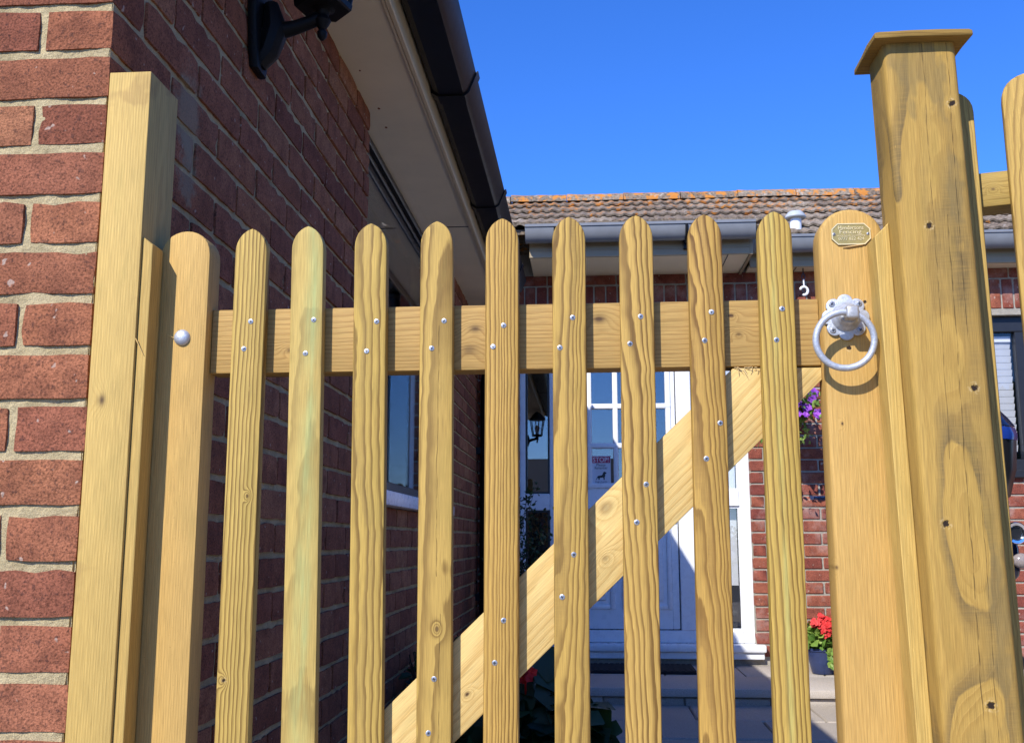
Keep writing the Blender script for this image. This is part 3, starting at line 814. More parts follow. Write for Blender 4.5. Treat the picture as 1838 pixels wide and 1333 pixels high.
RID = (7.84, 2.672)
roof = MB()
def slope(x0, x1, e, RID=RID):
    roof.add([(x0, e[0], e[1] - 0.03), (x1, e[0], e[1] - 0.03), (x1, RID[0], RID[1] - 0.03), (x0, RID[0], RID[1] - 0.03), (x0, e[0], e[1] - 0.06), (x1, e[0], e[1] - 0.06), (x1, RID[0], RID[1] - 0.06), (x0, RID[0], RID[1] - 0.06)],
             [[0, 1, 2, 3], [7, 6, 5, 4], [0, 4, 5, 1], [1, 5, 6, 2], [2, 6, 7, 3], [3, 7, 4, 0]])
EL_, ER_ = (5.925, 1.872), (6.245, 1.882)
KN = (6.80, ER_[1] + (6.80 - ER_[0]) * (RID[1] - ER_[1]) / (RID[0] - ER_[0]))
slope(-1.9, XL + 0.02, EL_, KN); slope(-1.9, XL + 0.02, KN); slope(XL + 0.021, 5.05, ER_)
roof.add([(-1.9, RID[0] + 0.001, RID[1] - 0.03), (5.05, RID[0] + 0.001, RID[1] - 0.03), (5.05, 9.3, 1.85), (-1.9, 9.3, 1.85)], [[0, 1, 2, 3]])
roof.add([(5.04, EL_[0], EL_[1] - .06), (5.04, 9.3, 1.84), (5.04, RID[0], RID[1] - .06)], [[0, 1, 2]])
roof = obj('roof', roof, 'tile', bung, 0)
def tile_mesh(i, Lr):
    W_, nr, per, rr = 0.302, 4, 6, random.Random(i)
    vs_, fs = [], []
    cols_ = nr * per
    for lay in (0, 1):
        for j in range(3):
            for c in range(cols_ + 1):
                xx = W_ * c / cols_
                ph_ = (c % per) / per if c < cols_ else 0.0
                hgt = 0.010 * max(0.0, math.sin(math.pi * min(ph_ / 0.62, 1.0))) ** 0.8
                yy = Lr * 1.14 * j / 2
                wob = rr.uniform(-0.0025, 0.0025) if j == 0 else 0
                vs_.append((xx - W_ / 2, yy + wob, hgt + (0.024 * (1 - j / 2)) - lay * 0.014))
    n1 = cols_ + 1
    for j in range(2):
        for c in range(cols_):
            a = j * n1 + c
            fs.append([a, a + 1, a + n1 + 1, a + n1])
            b = 3 * n1 + a
            fs.append([b + n1, b + n1 + 1, b + 1, b])
    for c in range(cols_): fs.append([c + 1, c, 3 * n1 + c, 3 * n1 + c + 1])
    m_ = MB(); m_.add(vs_, fs); me = m_.mesh('roof_tile', 50); me.materials.append(M['tile']); return me
for (x0, x1, e, tp, nrow) in ((-1.915, XL + 0.02, EL_, KN, 3), (-1.915, XL + 0.02, KN, RID, 4), (XL + 0.085, 5.0, ER_, RID, 6)):
    dy, dz = tp[0] - e[0], tp[1] - e[1]; Ls = math.hypot(dy, dz); al = math.atan2(dz, dy); g_ = Ls / nrow
    var_ = [tile_mesh(i, g_) for i in range(4)]
    for rI in range(nrow):
        xx = x0 + 0.15
        while xx < x1 - 0.05:
            p_ = Vector((xx + random.uniform(-.003, .003), e[0] + dy * rI / nrow - 0.03, e[1] + dz * rI / nrow - 0.028))
            link('roof_tile', random.choice(var_), None, roof, p_, (al + random.uniform(-.008, .008), random.uniform(-.01, .01), random.uniform(-.008, .008)))
            xx += 0.3
rt = []
for i in range(4):
    m_ = MB(); L_ = 0.44; rr = random.Random(i); vs_, fs = [], []
    for j in range(5):
        for lay in (0, 1):
            for k in range(11):
                a = math.pi * k / 10; r_ = 0.115 - lay * 0.016 + rr.uniform(-.002, .002) + (0.006 if j == 0 else 0)
                vs_.append((L_ * j / 4 - L_ / 2, r_ * math.cos(a), r_ * 0.72 * math.sin(a)))
    for j in range(4):
        for k in range(10):
            a = j * 22 + k; fs.append([a, a + 1, a + 23, a + 22]); b = a + 11; fs.append([b + 22, b + 23, b + 1, b])
    for k in range(10): fs.append([k + 1, k, k + 11, k + 12]); q = 88 + k; fs.append([q, q + 1, q + 12, q + 11])
    m_.add(vs_, fs); me = m_.mesh('ridge_tile', 50); me.materials.append(M['tile']); rt.append(me)
x = -1.7
while x < 5.0:
    link('ridge_tile', random.choice(rt), None, roof, (x, RID[0], RID[1] - 0.045 + random.uniform(-.004, .004)), (random.uniform(-.03, .03), random.uniform(-.008, .008), random.uniform(-.01, .01))); x += 0.445

# vent on the roof
vt = onY(1427, 379, 6.38); vb = Vector((vt.x, 6.38, vt.z - 0.175))
m_ = MB(); T = Matrix.Translation(vb)
m_.lathe([(0.043, -0.12), (0.043, 0.042), (0.038, 0.042)], 18, T); vent = obj('vent_pipe', m_, 'dark_frame', bung)
m_ = MB(); m_.lathe([(0.037, 0.035), (0.037, 0.13)], 18, T); obj('vent_collar', m_, 'upvc', vent)
m_ = MB(); m_.lathe([(0.034, 0.126), (0.062, 0.124), (0.066, 0.130), (0.061, 0.148), (0.043, 0.168), (0.016, 0.175)], 20, T); obj('vent_cowl', m_, plain('pale_grey_cowl', (0.42, 0.45, 0.46), 0.5), vent)

# ---- door set
FY = FW + 0.045
door = MB()
def fb(x0, x1, z0, z1, y0=FY, y1=FY + 0.06, mb_=None, bev=0.004): (mb_ or door).box(x0, x1, y0, y1, z0, z1, bev)
ZB, ZT = -0.63, 1.42
fb(DX0, -0.400, ZB, ZT); fb(-0.245, -0.200, ZB + 0.075, ZT - 0.045); fb(0.565, 0.66, ZB + 0.075, ZT - 0.045); fb(0.945, DX1, ZB, ZT)
fb(-0.399, 0.944, ZT - 0.045, ZT); fb(-0.399, 0.944, ZB, ZB + 0.075)
fb(-0.399, -0.246, 0.182, 0.287); fb(0.661, 0.944, 0.205, 0.305)
dset = obj('door_frame', door, 'upvc', bung, 30)
for (a, b, c, d) in ((-0.400, -0.245, ZB + 0.075, 0.182), (-0.400, -0.245, 0.287, ZT - 0.045), (0.66, 0.945, ZB + 0.075, 0.205), (0.66, 0.945, 0.305, ZT - 0.045)):
    m_ = MB(); m_.box(a, b, FY + 0.030, FY + 0.036, c, d); obj('pane', m_, 'glass', dset, 0)
    m_ = MB()
    for (p, q, r_, s_) in ((a, a + 0.012, c, d), (b - 0.012, b, c, d), (a + 0.012, b - 0.012, c, c + 0.012), (a + 0.012, b - 0.012, d - 0.012, d)): m_.box(p, q, FY + 0.012, FY + 0.0295, r_, s_)
    obj('glazing_bead', m_, 'dark_frame' if a < 0 else 'upvc', dset, 0)
m_ = MB(); m_.box(DX0 - 0.03, DX1 + 0.05, FW - 0.055, FY + 0.06, ZB - 0.045, ZB - 0.001, 0.008, 2); m_.box(DX0 - 0.01, DX1 + 0.04, FW - 0.035, FY + 0.05, ZB - 0.088, ZB - 0.046, 0.004)
obj('door_sill', m_, 'upvc', dset, 30)
leaf = MB(); LYf = FY + 0.012
LX0, LX1, LZ0, LZ1 = -0.194, 0.559, ZB + 0.081, ZT - 0.051
gx0, gx1, gz0, gz1 = -0.158, 0.515, 0.337, 1.352
leaf.box(LX0, gx0, LYf, LYf + 0.05, LZ0, LZ1, 0.004); leaf.box(gx1, LX1, LYf, LYf + 0.05, LZ0, LZ1, 0.004)
leaf.box(gx0, gx1, LYf, LYf + 0.05, gz1, LZ1, 0.003); leaf.box(gx0, gx1, LYf + 0.001, LYf + 0.05, LZ0, gz0)
door_o = obj('door', leaf, 'upvc', bung, 30)
cw, rh = (gx1 - gx0) / 4, (gz1 - gz0) / 4
for i in range(5):
    m_ = MB(); xx = gx0 + cw * i; m_.box(xx - 0.017, xx + 0.017, LYf - 0.010, LYf + 0.03, gz0 - 0.02, gz1 + 0.02, 0.008, 2); obj('glazing_bar', m_, 'upvc', door_o, 40)
for i in range(5):
    m_ = MB(); zz = gz0 + rh * i; m_.box(gx0 - 0.018, gx1 + 0.018, LYf - 0.011, LYf + 0.029, zz - 0.017, zz + 0.017, 0.008, 2); obj('glazing_bar', m_, 'upvc', door_o, 40)
for i in range(4):
    for j in range(4):
        m_ = MB(); m_.box(gx0 + cw * i + 0.016, gx0 + cw * (i + 1) - 0.016, LYf + 0.012, LYf + 0.016, gz0 + rh * j + 0.016, gz0 + rh * (j + 1) - 0.016); obj('pane', m_, 'glass', door_o, 0)
for (a, b) in ((-0.150, 0.160), (0.205, 0.515)):
    c, d = -0.43, 0.21
    m_ = MB()
    for (p, q, r_, s_) in ((a, a + 0.03, c, d), (b - 0.03, b, c, d), (a + 0.03, b - 0.03, c, c + 0.03), (a + 0.03, b - 0.03, d - 0.03, d)): m_.box(p, q, LYf - 0.011, LYf + 0.003, r_, s_, 0.007, 2)
    m_.box(a + 0.055, b - 0.055, LYf - 0.008, LYf + 0.003, c + 0.055, d - 0.055, 0.007, 2)
    obj('raised_panel', m_, 'upvc', door_o, 40)
m_ = MB(); m_.box(0.523, 0.551, LYf - 0.012, LYf - 0.0005, 0.10, 0.32, 0.004); h_o = obj('handle_plate', m_, 'upvc', door_o)
m_ = MB(); m_.tube([(0.537, LYf - 0.012, 0.25), (0.537, LYf - 0.05, 0.25), (0.52, LYf - 0.055, 0.25), (0.42, LYf - 0.055, 0.245)], 0.009, 10); obj('lever', m_, 'upvc', h_o)
# rooms behind the glass
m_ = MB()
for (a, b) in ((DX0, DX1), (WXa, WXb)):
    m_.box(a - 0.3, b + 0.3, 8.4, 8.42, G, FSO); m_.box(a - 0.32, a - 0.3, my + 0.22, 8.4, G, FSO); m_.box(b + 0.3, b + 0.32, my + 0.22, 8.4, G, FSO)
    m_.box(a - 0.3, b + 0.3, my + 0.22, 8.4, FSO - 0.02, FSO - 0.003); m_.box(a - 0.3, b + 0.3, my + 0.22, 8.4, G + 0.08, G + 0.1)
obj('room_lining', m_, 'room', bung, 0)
m_ = MB(); m_.box(0.675, 0.935, FY + 0.09, FY + 0.094, -0.285, 1.35); obj('roller_blind', m_, 'blind', bung, 0)
# ---- window at the right with slatted blind
w2 = MB(); wy = FW + 0.05
w2.box(WXa, WXa + 0.07, wy, wy + 0.06, WZa, WZb, 0.004); w2.box(WXb - 0.07, WXb, wy, wy + 0.06, WZa, WZb, 0.004)
w2.box(WXa + 0.07, WXb - 0.07, wy, wy + 0.06, WZb - 0.10, WZb - 0.001, 0.004); w2.box(WXa + 0.07, WXb - 0.07, wy, wy + 0.06, WZa, WZa + 0.07, 0.004)
w2.box(2.70, 2.80, wy + 0.002, wy + 0.058, WZa + 0.07, WZb - 0.10, 0.004)
w2o = obj('window', w2, 'dark_frame', bung, 30)
for a, b in ((WXa + 0.07, 2.70), (2.80, WXb - 0.07)):
    m_ = MB(); m_.box(a, b, wy + 0.030, wy + 0.035, WZa + 0.07, WZb - 0.10); obj('pane', m_, 'glass_clear', w2o, 0)
m_ = MB(); m_.box(WXa - 0.03, WXb + 0.03, FW - 0.03, wy + 0.06, WZa - 0.05, WZa - 0.002, 0.006); obj('sill', m_, 'dark_frame', w2o)
m_ = MB(); m_.box(WXa + 0.08, 2.69, wy + 0.045, wy + 0.09, WZb - 0.16, WZb - 0.12, 0.003); obj('blind_headrail', m_, 'blind', w2o)
sl = MB(); sl.box(-0.19, 0.19, -0.002, 0.002, -0.0205, 0.0205); sl = sl.mesh('blind_slat', 0); sl.materials.append(M['blind'])
z = WZb - 0.18
while z > WZa + 0.1:
    link('blind_slat', sl, None, w2o, ((WXa + 0.08 + 2.69) / 2, wy + 0.066, z), (math.radians(22), 0, 0), ((2.69 - WXa - 0.08) / 0.38, 1, 1)); z -= 0.0435
for xx in (WXa + 0.13, 2.58):
    m_ = MB(); m_.tube([(xx, wy + 0.040, WZb - 0.14), (xx, wy + 0.040, WZa + 0.1)], 0.0018, 5); obj('blind_cord', m_, 'upvc', w2o)

# ================================================================== TIMBER
def pal(name, **kw): return wood(name, PL, PD, **kw)
def plank_top(w, zt, r, pointed=0.0, n=14):
    """outline of the rounded head from right to left"""
    pts = []
    for i in range(n + 1):
        a = math.pi * i / n
        x_ = w / 2 * math.cos(a)
        z_ = zt - r + r * (math.sin(a) ** (0.88)) + pointed * (1 - abs(math.cos(a)))
        pts.append((x_, z_ - pointed))
    return pts
gate = thing('picket_gate', 'wooden picket gate with round topped pales, diagonal brace and ring latch', 'gate', (-0.1, 1.44, G + 0.04))
GB = G + 0.045
def board(name, xc, w, zt, zb, y0, y1, mat, parent, r, bev=0.003, tilt=0.0, seg=2, wk=None, pointed=0.0, org_y=None):
    out = [(xc - w / 2, zb)] + [(xc - w / 2, zb + (zt - r - zb) * k / 6) for k in range(1, 6)]
    out = [(xc + w / 2, z) for (_, z) in out]
    out += [(xc + x_, z_) for x_, z_ in plank_top(w, zt, r, pointed)]
    out += [(xc - w / 2, zb + (zt - r - zb) * k / 6) for k in range(5, 0, -1)] + [(xc - w / 2, zb)]
    m_ = MB(); m_.prism(out, y0, y1, bev, seg)
    for q in m_.v: q.x += tilt * (q.z - 0.26)
    o = obj(name, m_, mat, parent, 40)
    wood_attr(o.data, (xc, y0, 0), (1, 0, 0), (0, 1, 0), (tilt, 0, 1), **(wk or {}))
    return o
# pales: centre measured at rail height and at the foot of the picture
px_c = [-0.4875, -0.4015, -0.3090, -0.2130, -0.1195, -0.0238, 0.0713, 0.1681, 0.2655]
px_b = [-0.4865, -0.3945, -0.3035, -0.2100, -0.1200, -0.0245, 0.0690, 0.1655, 0.2625]
px_t = [0.450, 0.452, 0.454, 0.455, 0.457, 0.457, 0.457, 0.456, 0.458]
kinds = [dict(pu=0.11, pv=0.02, tu=0.004, tv=0.01), dict(pu=0.015, pv=0.13, tu=-0.01, tv=0.02), dict(pu=-0.05, pv=0.09, tu=0.01, tv=0.02), dict(pu=0.02, pv=0.06, tu=-0.008, tv=0.02),
         dict(pu=-0.07, pv=0.035, tu=0.012, tv=0.01), dict(pu=-0.022, pv=0.030, tu=-0.004, tv=-0.035), dict(pu=-0.045, pv=0.045, tu=0.006, tv=0.04), dict(pu=-0.020, pv=0.022, tu=-0.006, tv=0.045), dict(pu=-0.09, pv=0.05, tu=-0.012, tv=0.015)]
pal_m = [pal('pale_timber_a', gain=(0.98, 1.0, 1.0), knots=[(-0.014, -0.19, 0.0035), (0.010, 0.06, 0.0028)], spacing=0.0058, contrast=1.0, wob=0.005, holes=[(-0.012, -0.19, 0.0030)]),
         pal('pale_timber_green', gain=(0.96, 1.02, 1.15), spacing=0.0046, contrast=0.45, green=(0.008, 0.011, (0.36, 0.44, 0.17))),
         pal('pale_timber_b', gain=(0.93, 0.93, 0.85), band=(0.022, (0.22, 0.145, 0.05), 0.45), spacing=0.0056, contrast=0.9, stain=(0.22, 0.15, 0.045), stain_lo=0.60),
         pal('pale_timber_c', gain=(0.90, 0.88, 0.85), knots=[(0.006, -0.12, 0.004)], spacing=0.0060, contrast=0.85, cracks=[(0.004, -0.05, 0.3, 0.0007), (0.010, -0.5, -0.1, 0.0006)]),
         wood('pale_timber_d', (0.53, 0.325, 0.09), (0.13, 0.062, 0.011), spacing=0.0042, contrast=0.95, wob=0.004),
         pal('pale_timber_e', gain=(0.90, 0.86, 0.78), band=(0.019, (0.17, 0.10, 0.028), 0.6), spacing=0.0064, contrast=0.95, wob=0.008, stain=(0.22, 0.14, 0.04), stain_lo=0.60),
         pal('pale_timber_f', gain=(0.95, 0.90, 0.88), spacing=0.0060, contrast=1.0, wob=0.009),
         wood('pale_timber_g', (0.51, 0.31, 0.085), (0.14, 0.064, 0.012), band=(0.016, (0.19, 0.10, 0.028), 0.55), spacing=0.0062, contrast=1.0, wob=0.008),
         pal('pale_timber_h', gain=(0.93, 0.93, 0.82), spacing=0.0060, contrast=0.95, wob=0.005, green=(-0.004, 0.004, (0.45, 0.40, 0.12)))]
for i in range(9):
    board('pale', px_c[i], 0.0475, px_t[i], GB, 1.41, 1.4295, pal_m[i], gate, 0.030, 0.0028, (px_c[i] - px_b[i]) / 0.53, 2, dict(seed=i * 1.37, **kinds[i]), 0.006)
def sk(x, y, r_):
    p = onY(x, y, 1.41); return (p.x - 0.3715, p.z, r_)
stile_l = wood('stile_timber', (0.62, 0.395, 0.145), (0.47, 0.27, 0.08), spacing=0.0034, contrast=0.30, dirt=0.6, wob=0.003)
stile_r = wood('latch_stile_timber', (0.585, 0.365, 0.130), (0.45, 0.255, 0.078), spacing=0.0050, contrast=0.30, wob=0.004, knots=[sk(1502, 1018, 0.003), sk(1512, 760, 0.0025)], holes=[sk(1553, 542, 0.0034), sk(1524, 624, 0.0042)], dirt=0.2)
board('stile', -0.5855, 0.073, 0.448, GB, 1.41, 1.455, stile_l, gate, 0.037, 0.0025, 0.0, 2, dict(pu=0.12, pv=0.03, seed=20))
board('stile', 0.3715, 0.089, 0.459, GB, 1.41, 1.455, stile_r, gate, 0.046, 0.006, 0.0, 3, dict(pu=0.14, pv=0.05, seed=22))
def slat(name, poly, y0, y1, mat, parent, ew, bev=0.002, wk=None, org=None):
    m_ = MB(); m_.prism(poly, y0, y1, bev, 2)
    o = obj(name, m_, mat, parent, 40)
    cx_ = sum(p[0] for p in poly) / len(poly); cz_ = sum(p[1] for p in poly) / len(poly)
    ew = Vector((ew[0], 0, ew[1])).normalized(); eu = Vector((-ew.z, 0, ew.x))
    og = org or (cx_, y0, cz_)
    wood_attr(o.data, og, eu, (0, 1, 0), ew, **(wk or {}))
    return o
rail_o = (0.0, 1.4305, 0.2875)
def rk(x, y, s):
    p = onY(x, y, 1.43); return (p.z - 0.2875, p.x, s)
rail_m = wood('rail_timber', (0.50, 0.32, 0.125), (0.30, 0.165, 0.05), spacing=0.0050, contrast=0.6, wob=0.004, knots=[rk(853, 589, 0.0085), rk(842, 627, 0.0115), rk(1075, 572, 0.0095), rk(1326, 600, 0.0045), rk(520, 628, 0.005), rk(1312, 566, 0.004)])
slat('rail', [(-0.5485, 0.238), (0.3265, 0.2395), (0.3265, 0.3345), (-0.5485, 0.333)], 1.4305, 1.472, rail_m, gate, (1, 0), 0.0025, dict(pu=0.06, pv=0.05, tu=0.003, tv=0.02, seed=31), rail_o)
slat('rail', [(-0.5485, -0.745), (0.3265, -0.745), (0.3265, -0.65), (-0.5485, -0.65)], 1.4305, 1.472, rail_m, gate, (1, 0), 0.0025, dict(pu=0.02, pv=0.05, seed=33), (0, 1.43, -0.7))
bd = Vector((0.39, 0.374)).normalized()
def up_(x): return 0.175 + (x - 0.14) * 0.959
def lo_(x): return 0.101 + (x - 0.203) * 0.959
br_o = (0.05, 1.4307, 0.02)
def bk(x, y, s):
    p = onY(x, y, 1.43); d = Vector((p.x - br_o[0], p.z - br_o[2])); return (d.dot(Vector((-bd.y, bd.x))), d.dot(bd), s)
brace_m = wood('brace_timber', (0.72, 0.52, 0.24), (0.50, 0.30, 0.095), spacing=0.0062, contrast=0.62, wob=0.005, knots=[bk(1086, 910, 0.011), bk(1086, 1002, 0.0055), bk(838, 1245, 0.004)])
xt = 0.14 + (0.2365 - 0.175) / 0.959
slat('brace', [(-0.5485, lo_(-0.5485)), (0.3265, lo_(0.3265)), (0.3265, 0.2365), (xt, 0.2365), (-0.5485, up_(-0.5485))], 1.4307, 1.472, brace_m, gate, bd, 0.0015, dict(pu=0.05, pv=0.09, tu=0.01, tv=0.03, seed=41), br_o)
# frayed fibres where the brace was sawn off below the rail
m_ = MB()
for i in range(30):
    x_ = random.uniform(xt + 0.002, 0.262); z_ = 0.2372 + random.uniform(-0.004, 0.001)
    p0 = Vector((x_, 1.4295, z_)); d_ = Vector((random.uniform(-.006, .006), random.uniform(-.006, -.001), random.uniform(-.010, .001)))
    m_.tube([p0, p0 + d_ * 0.5 + Vector((0, -0.001, 0)), p0 + d_], [0.0006, 0.0005, 0.0002], 4)
fr = obj('frayed_edge', m_, plain('splintered_wood', (0.62, 0.46, 0.22), 0.8), gate); tag(fr, kind='stuff')

# screws
def screw_mesh(r, h):
    me_ = []
    m_ = MB()
    T = Matrix.Rotation(math.pi / 2, 4, 'X')
    m_.lathe([(r, -0.001), (r, h * 0.35), (r * 0.82, h * 0.8), (r * 0.5, h)], 14, T)
    m_.box(-r * 0.55, r * 0.55, -h - 0.0003, -h + 0.0004, -r * 0.13, r * 0.13, mi=1)
    m_.box(-r * 0.13, r * 0.13, -h - 0.0004, -h + 0.0003, -r * 0.55, r * 0.55, mi=1)
    me = m_.mesh('screw', 30); me.materials.append(M['screw']); me.materials.append(M['recess']); return me
scr = screw_mesh(0.0038, 0.0007)
SC = [(450, 577), (438, 626), (563, 574), (548, 634), (676, 577), (658, 630), (797, 576), (775, 625), (904, 584), (885, 622), (1028, 570), (1005, 624), (1150, 568), (1131, 617), (1277, 560), (1265, 611), (1404, 554), (1394, 610),
      (1293, 759), (1268, 823), (1160, 869), (1143, 937), (1030, 995), (1009, 1071), (904, 1113), (888, 1189), (779, 1218), (769, 1315)]
for (x, y) in SC:
    link('screw', scr, None, gate, onY(x, y, 1.4098), (random.uniform(-.12, .12), random.uniform(0, 3), random.uniform(-.12, .12)))
# bolt head on the hanging stile
b = onY(327, 606, 1.41); T = Matrix.Translation(b) @ Matrix.Rotation(math.pi / 2, 4, 'X')
m_ = MB(); m_.lathe([(0.0118, -0.001), (0.0120, 0.001), (0.0108, 0.0035), (0.0080, 0.0058), (0.0040, 0.0070), (0.0012, 0.0073)], 24, T)
obj('bolt_head', m_, 'zinc', gate, 50)
m_ = MB()
for (dx, dz, l, a) in ((-0.012, 0.0, 0.014, 2.6), (-0.006, 0.010, 0.006, 2.0)):
    p0 = b + Vector((dx + 0.004, -0.001, dz - 0.003)); m_.tube([p0, p0 + Vector((l * math.cos(a), -0.004, l * math.sin(a)))], [0.0007, 0.0003], 5)
obj('splinter', m_, plain('torn_fibre', (0.55, 0.36, 0.12), 0.8), gate)

# ring latch
rc = onY(1517, 570, 1.41); rc.y = 1.4098
m_ = MB(); out = []
for i in range(96):
    a = 2 * math.pi * i / 96
    r_ = 0.0262 + 0.0062 * abs(math.cos(4 * a)) ** 0.6
    out.append((rc.x + r_ * math.cos(a), rc.z + r_ * math.sin(a)))
m_.prism(out, rc.y - 0.0042, rc.y, 0.0011, 2)
ros = obj('latch_rosette', m_, 'zinc', gate, 50)
T = Matrix.Translation((rc.x, rc.y - 0.004, rc.z)) @ Matrix.Rotation(math.pi / 2, 4, 'X')
m_ = MB(); m_.lathe([(0.0205, 0.0), (0.0200, 0.003), (0.0165, 0.006), (0.0150, 0.010), (0.0135, 0.018), (0.0120, 0.020)], 28, T); obj('hub', m_, 'zinc', ros, 40)
RY = 1.3740
rcn = onY(1518, 609, RY)
RR = 0.0378
m_ = MB()
tilt = 0.10
pts = []
for i in range(64):
    a = 2 * math.pi * i / 64
    dz = RR * math.sin(a)
    pts.append((rcn.x + RR * math.cos(a) * 1.02, RY + (RR - dz) * tilt, rcn.z + dz))
m_.tube(pts, 0.0046, 12, True); obj('ring', m_, 'zinc', ros, 60)
m_ = MB(); zt_ = rcn.z + RR
m_.box(rc.x - 0.0085, rc.x + 0.0085, RY - 0.0075, rc.y - 0.02, zt_ - 0.010, zt_ + 0.008, 0.0035, 3); obj('ring_clasp', m_, plain('worn_cast_metal', (0.45, 0.44, 0.42), 0.5, 0.6, var=0.25, scale=200), ros, 40)
s2 = screw_mesh(0.0044, 0.0018)
for k in range(4):
    a = math.pi / 4 + k * math.pi / 2
    link('screw', s2, None, ros, (rc.x + 0.0262 * math.cos(a), rc.y - 0.0042, rc.z + 0.0262 * math.sin(a)), (0, k * 0.7, 0))
# maker's plate
pa, pb = onY(1490.5, 402, 1.41), onY(1563.5, 439.5, 1.41)
m_ = MB(); c_ = 0.0085; x0, x1, z0, z1 = pa.x, pb.x, pb.z, pa.z
oct_ = lambda d: [(x0 + c_ + d * .4, z0 + d), (x1 - c_ - d * .4, z0 + d), (x1 - d, z0 + c_ + d * .4), (x1 - d, z1 - c_ - d * .4), (x1 - c_ - d * .4, z1 - d), (x0 + c_ + d * .4, z1 - d), (x0 + d, z1 - c_ - d * .4), (x0 + d, z0 + c_ + d * .4)]
m_.prism(oct_(0.0), 1.4082, 1.4099, 0.0003, 1)
plq = obj('maker_plate', m_, 'brass', gate, 30)
m_ = MB(); o_, i_ = oct_(0.0004), oct_(0.0018)
vs_ = [(a, yy, c) for yy in (1.4075, 1.4083) for a, c in o_ + i_]
m_.add(vs_, [[k, (k + 1) % 8, 8 + (k + 1) % 8, 8 + k] for k in range(8)] + [[k, 16 + k, 16 + (k + 1) % 8, (k + 1) % 8] for k in range(8)] + [[8 + k, 8 + (k + 1) % 8, 24 + (k + 1) % 8, 24 + k] for k in range(8)])
obj('rim', m_, 'brass_hi', plq, 0)
def text(name, body, x, y, z, size, mat, parent, depth=0.0004, width=None):
    cu = bpy.data.curves.new(name, 'FONT'); cu.body = body; cu.size = size; cu.align_x = 'CENTER'; cu.align_y = 'CENTER'; cu.extrude = depth; cu.resolution_u = 2
    tmp = bpy.data.objects.new(name, cu); COL.objects.link(tmp)
    dg = bpy.context.evaluated_depsgraph_get(); me = bpy.data.meshes.new_from_object(tmp.evaluated_get(dg))
    bpy.data.objects.remove(tmp); bpy.data.curves.remove(cu)
    xs_ = [v.co.x for v in me.vertices]; sc = 1.0
    if width and xs_: sc = width / max(1e-6, max(xs_) - min(xs_))
    for v in me.vertices: v.co = Vector((x + v.co.x * sc, y - v.co.z, z + v.co.y))
    me.materials.clear(); me.materials.append(M[mat])
    return link(name, me, None, parent)
pcx, ph_ = (x0 + x1) / 2, z1 - z0
text('lettering', 'Hendersons', pcx, 1.4080, z1 - ph_ * 0.22, 0.0085, 'brass_hi', plq, 0.0005, 0.0345)
text('lettering', 'Fencing', pcx - 0.001, 1.4080, z1 - ph_ * 0.41, 0.0085, 'brass_hi', plq, 0.0005, 0.030)
text('lettering', 'www.hendersonsfencing', pcx, 1.4080, z1 - ph_ * 0.57, 0.0036, 'brass_hi', plq, 0.0004, 0.038)
text('lettering', '0777 822 424', pcx, 1.4080, z1 - ph_ * 0.72, 0.0068, 'brass_hi', plq, 0.0005, 0.035)
for xx in (x0 + 0.0036, x1 - 0.0036):
    link('screw', screw_mesh(0.0024, 0.0012), None, plq, (xx, 1.4083, (z0 + z1) / 2), (0, 0.5, 0))
m_ = MB()
for k in range(5):
    p0 = Vector((pcx - 0.012 + k * 0.004, 1.4090, z0 - 0.0035 + k * 0.0006)); m_.tube([p0, p0 + Vector((0.008, -0.0012, 0.0008)), p0 + Vector((0.016, -0.0004, 0.0022))], [0.0006, 0.0010, 0.0003], 5)
obj('lifted_grain', m_, plain('raised_grain', (0.60, 0.40, 0.17), 0.8), gate)

# ------------------------------------------------------------------ hanging post (left)
post_l = thing('gate_post', 'pale square sawn timber gate post fixed against the brick corner', 'post', (-0.665, 1.415, G))
lp_m = wood('sawn_post_timber', (0.605, 0.415, 0.150), (0.42, 0.255, 0.075), spacing=0.0036, contrast=0.40, wob=0.003, knots=[(-0.012, 0.192, 0.0085)], stain=(0.36, 0.22, 0.065), stain_scale=(5, 5, 6), stain_lo=0.60, dirt=0.1)
m_ = MB(); m_.box(-0.6965, -0.6335, 1.365, 1.465, G - 0.05, 0.679, 0.0016, 2)
o = obj('shaft', m_, lp_m, post_l, 40); wood_attr(o.data, (-0.665, 1.365, 0), (1, 0, 0), (0, 1, 0), (0, 0, 1), pu=0.10, pv=0.05, tu=0.004, seed=51)
st_m = wood('batten_timber', (0.57, 0.385, 0.135), (0.41, 0.24, 0.07), spacing=0.0036, contrast=0.42, wob=0.003)
m_ = MB(); m_.prism([(-0.6330, G), (-0.6185, G), (-0.6185, 0.417), (-0.6330, 0.4285)], 1.370, 1.4075, 0.001, 1)
o = obj('stop_batten', m_, st_m, post_l, 40); wood_attr(o.data, (-0.63, 1.37, 0), (1, 0, 0), (0, 1, 0), (0, 0, 1), pu=0.08, pv=0.05, seed=55)
p_ = onY(246, 610, 1.3695); m_ = MB(); m_.tube([p_ + Vector((-0.008, -0.001, 0.012)), p_ + Vector((0, -0.003, 0)), p_ + Vector((0.011, -0.001, -0.022))], [0.0004, 0.0009, 0.0004], 5)
obj('splinter', m_, bpy.data.materials['torn_fibre'], post_l)

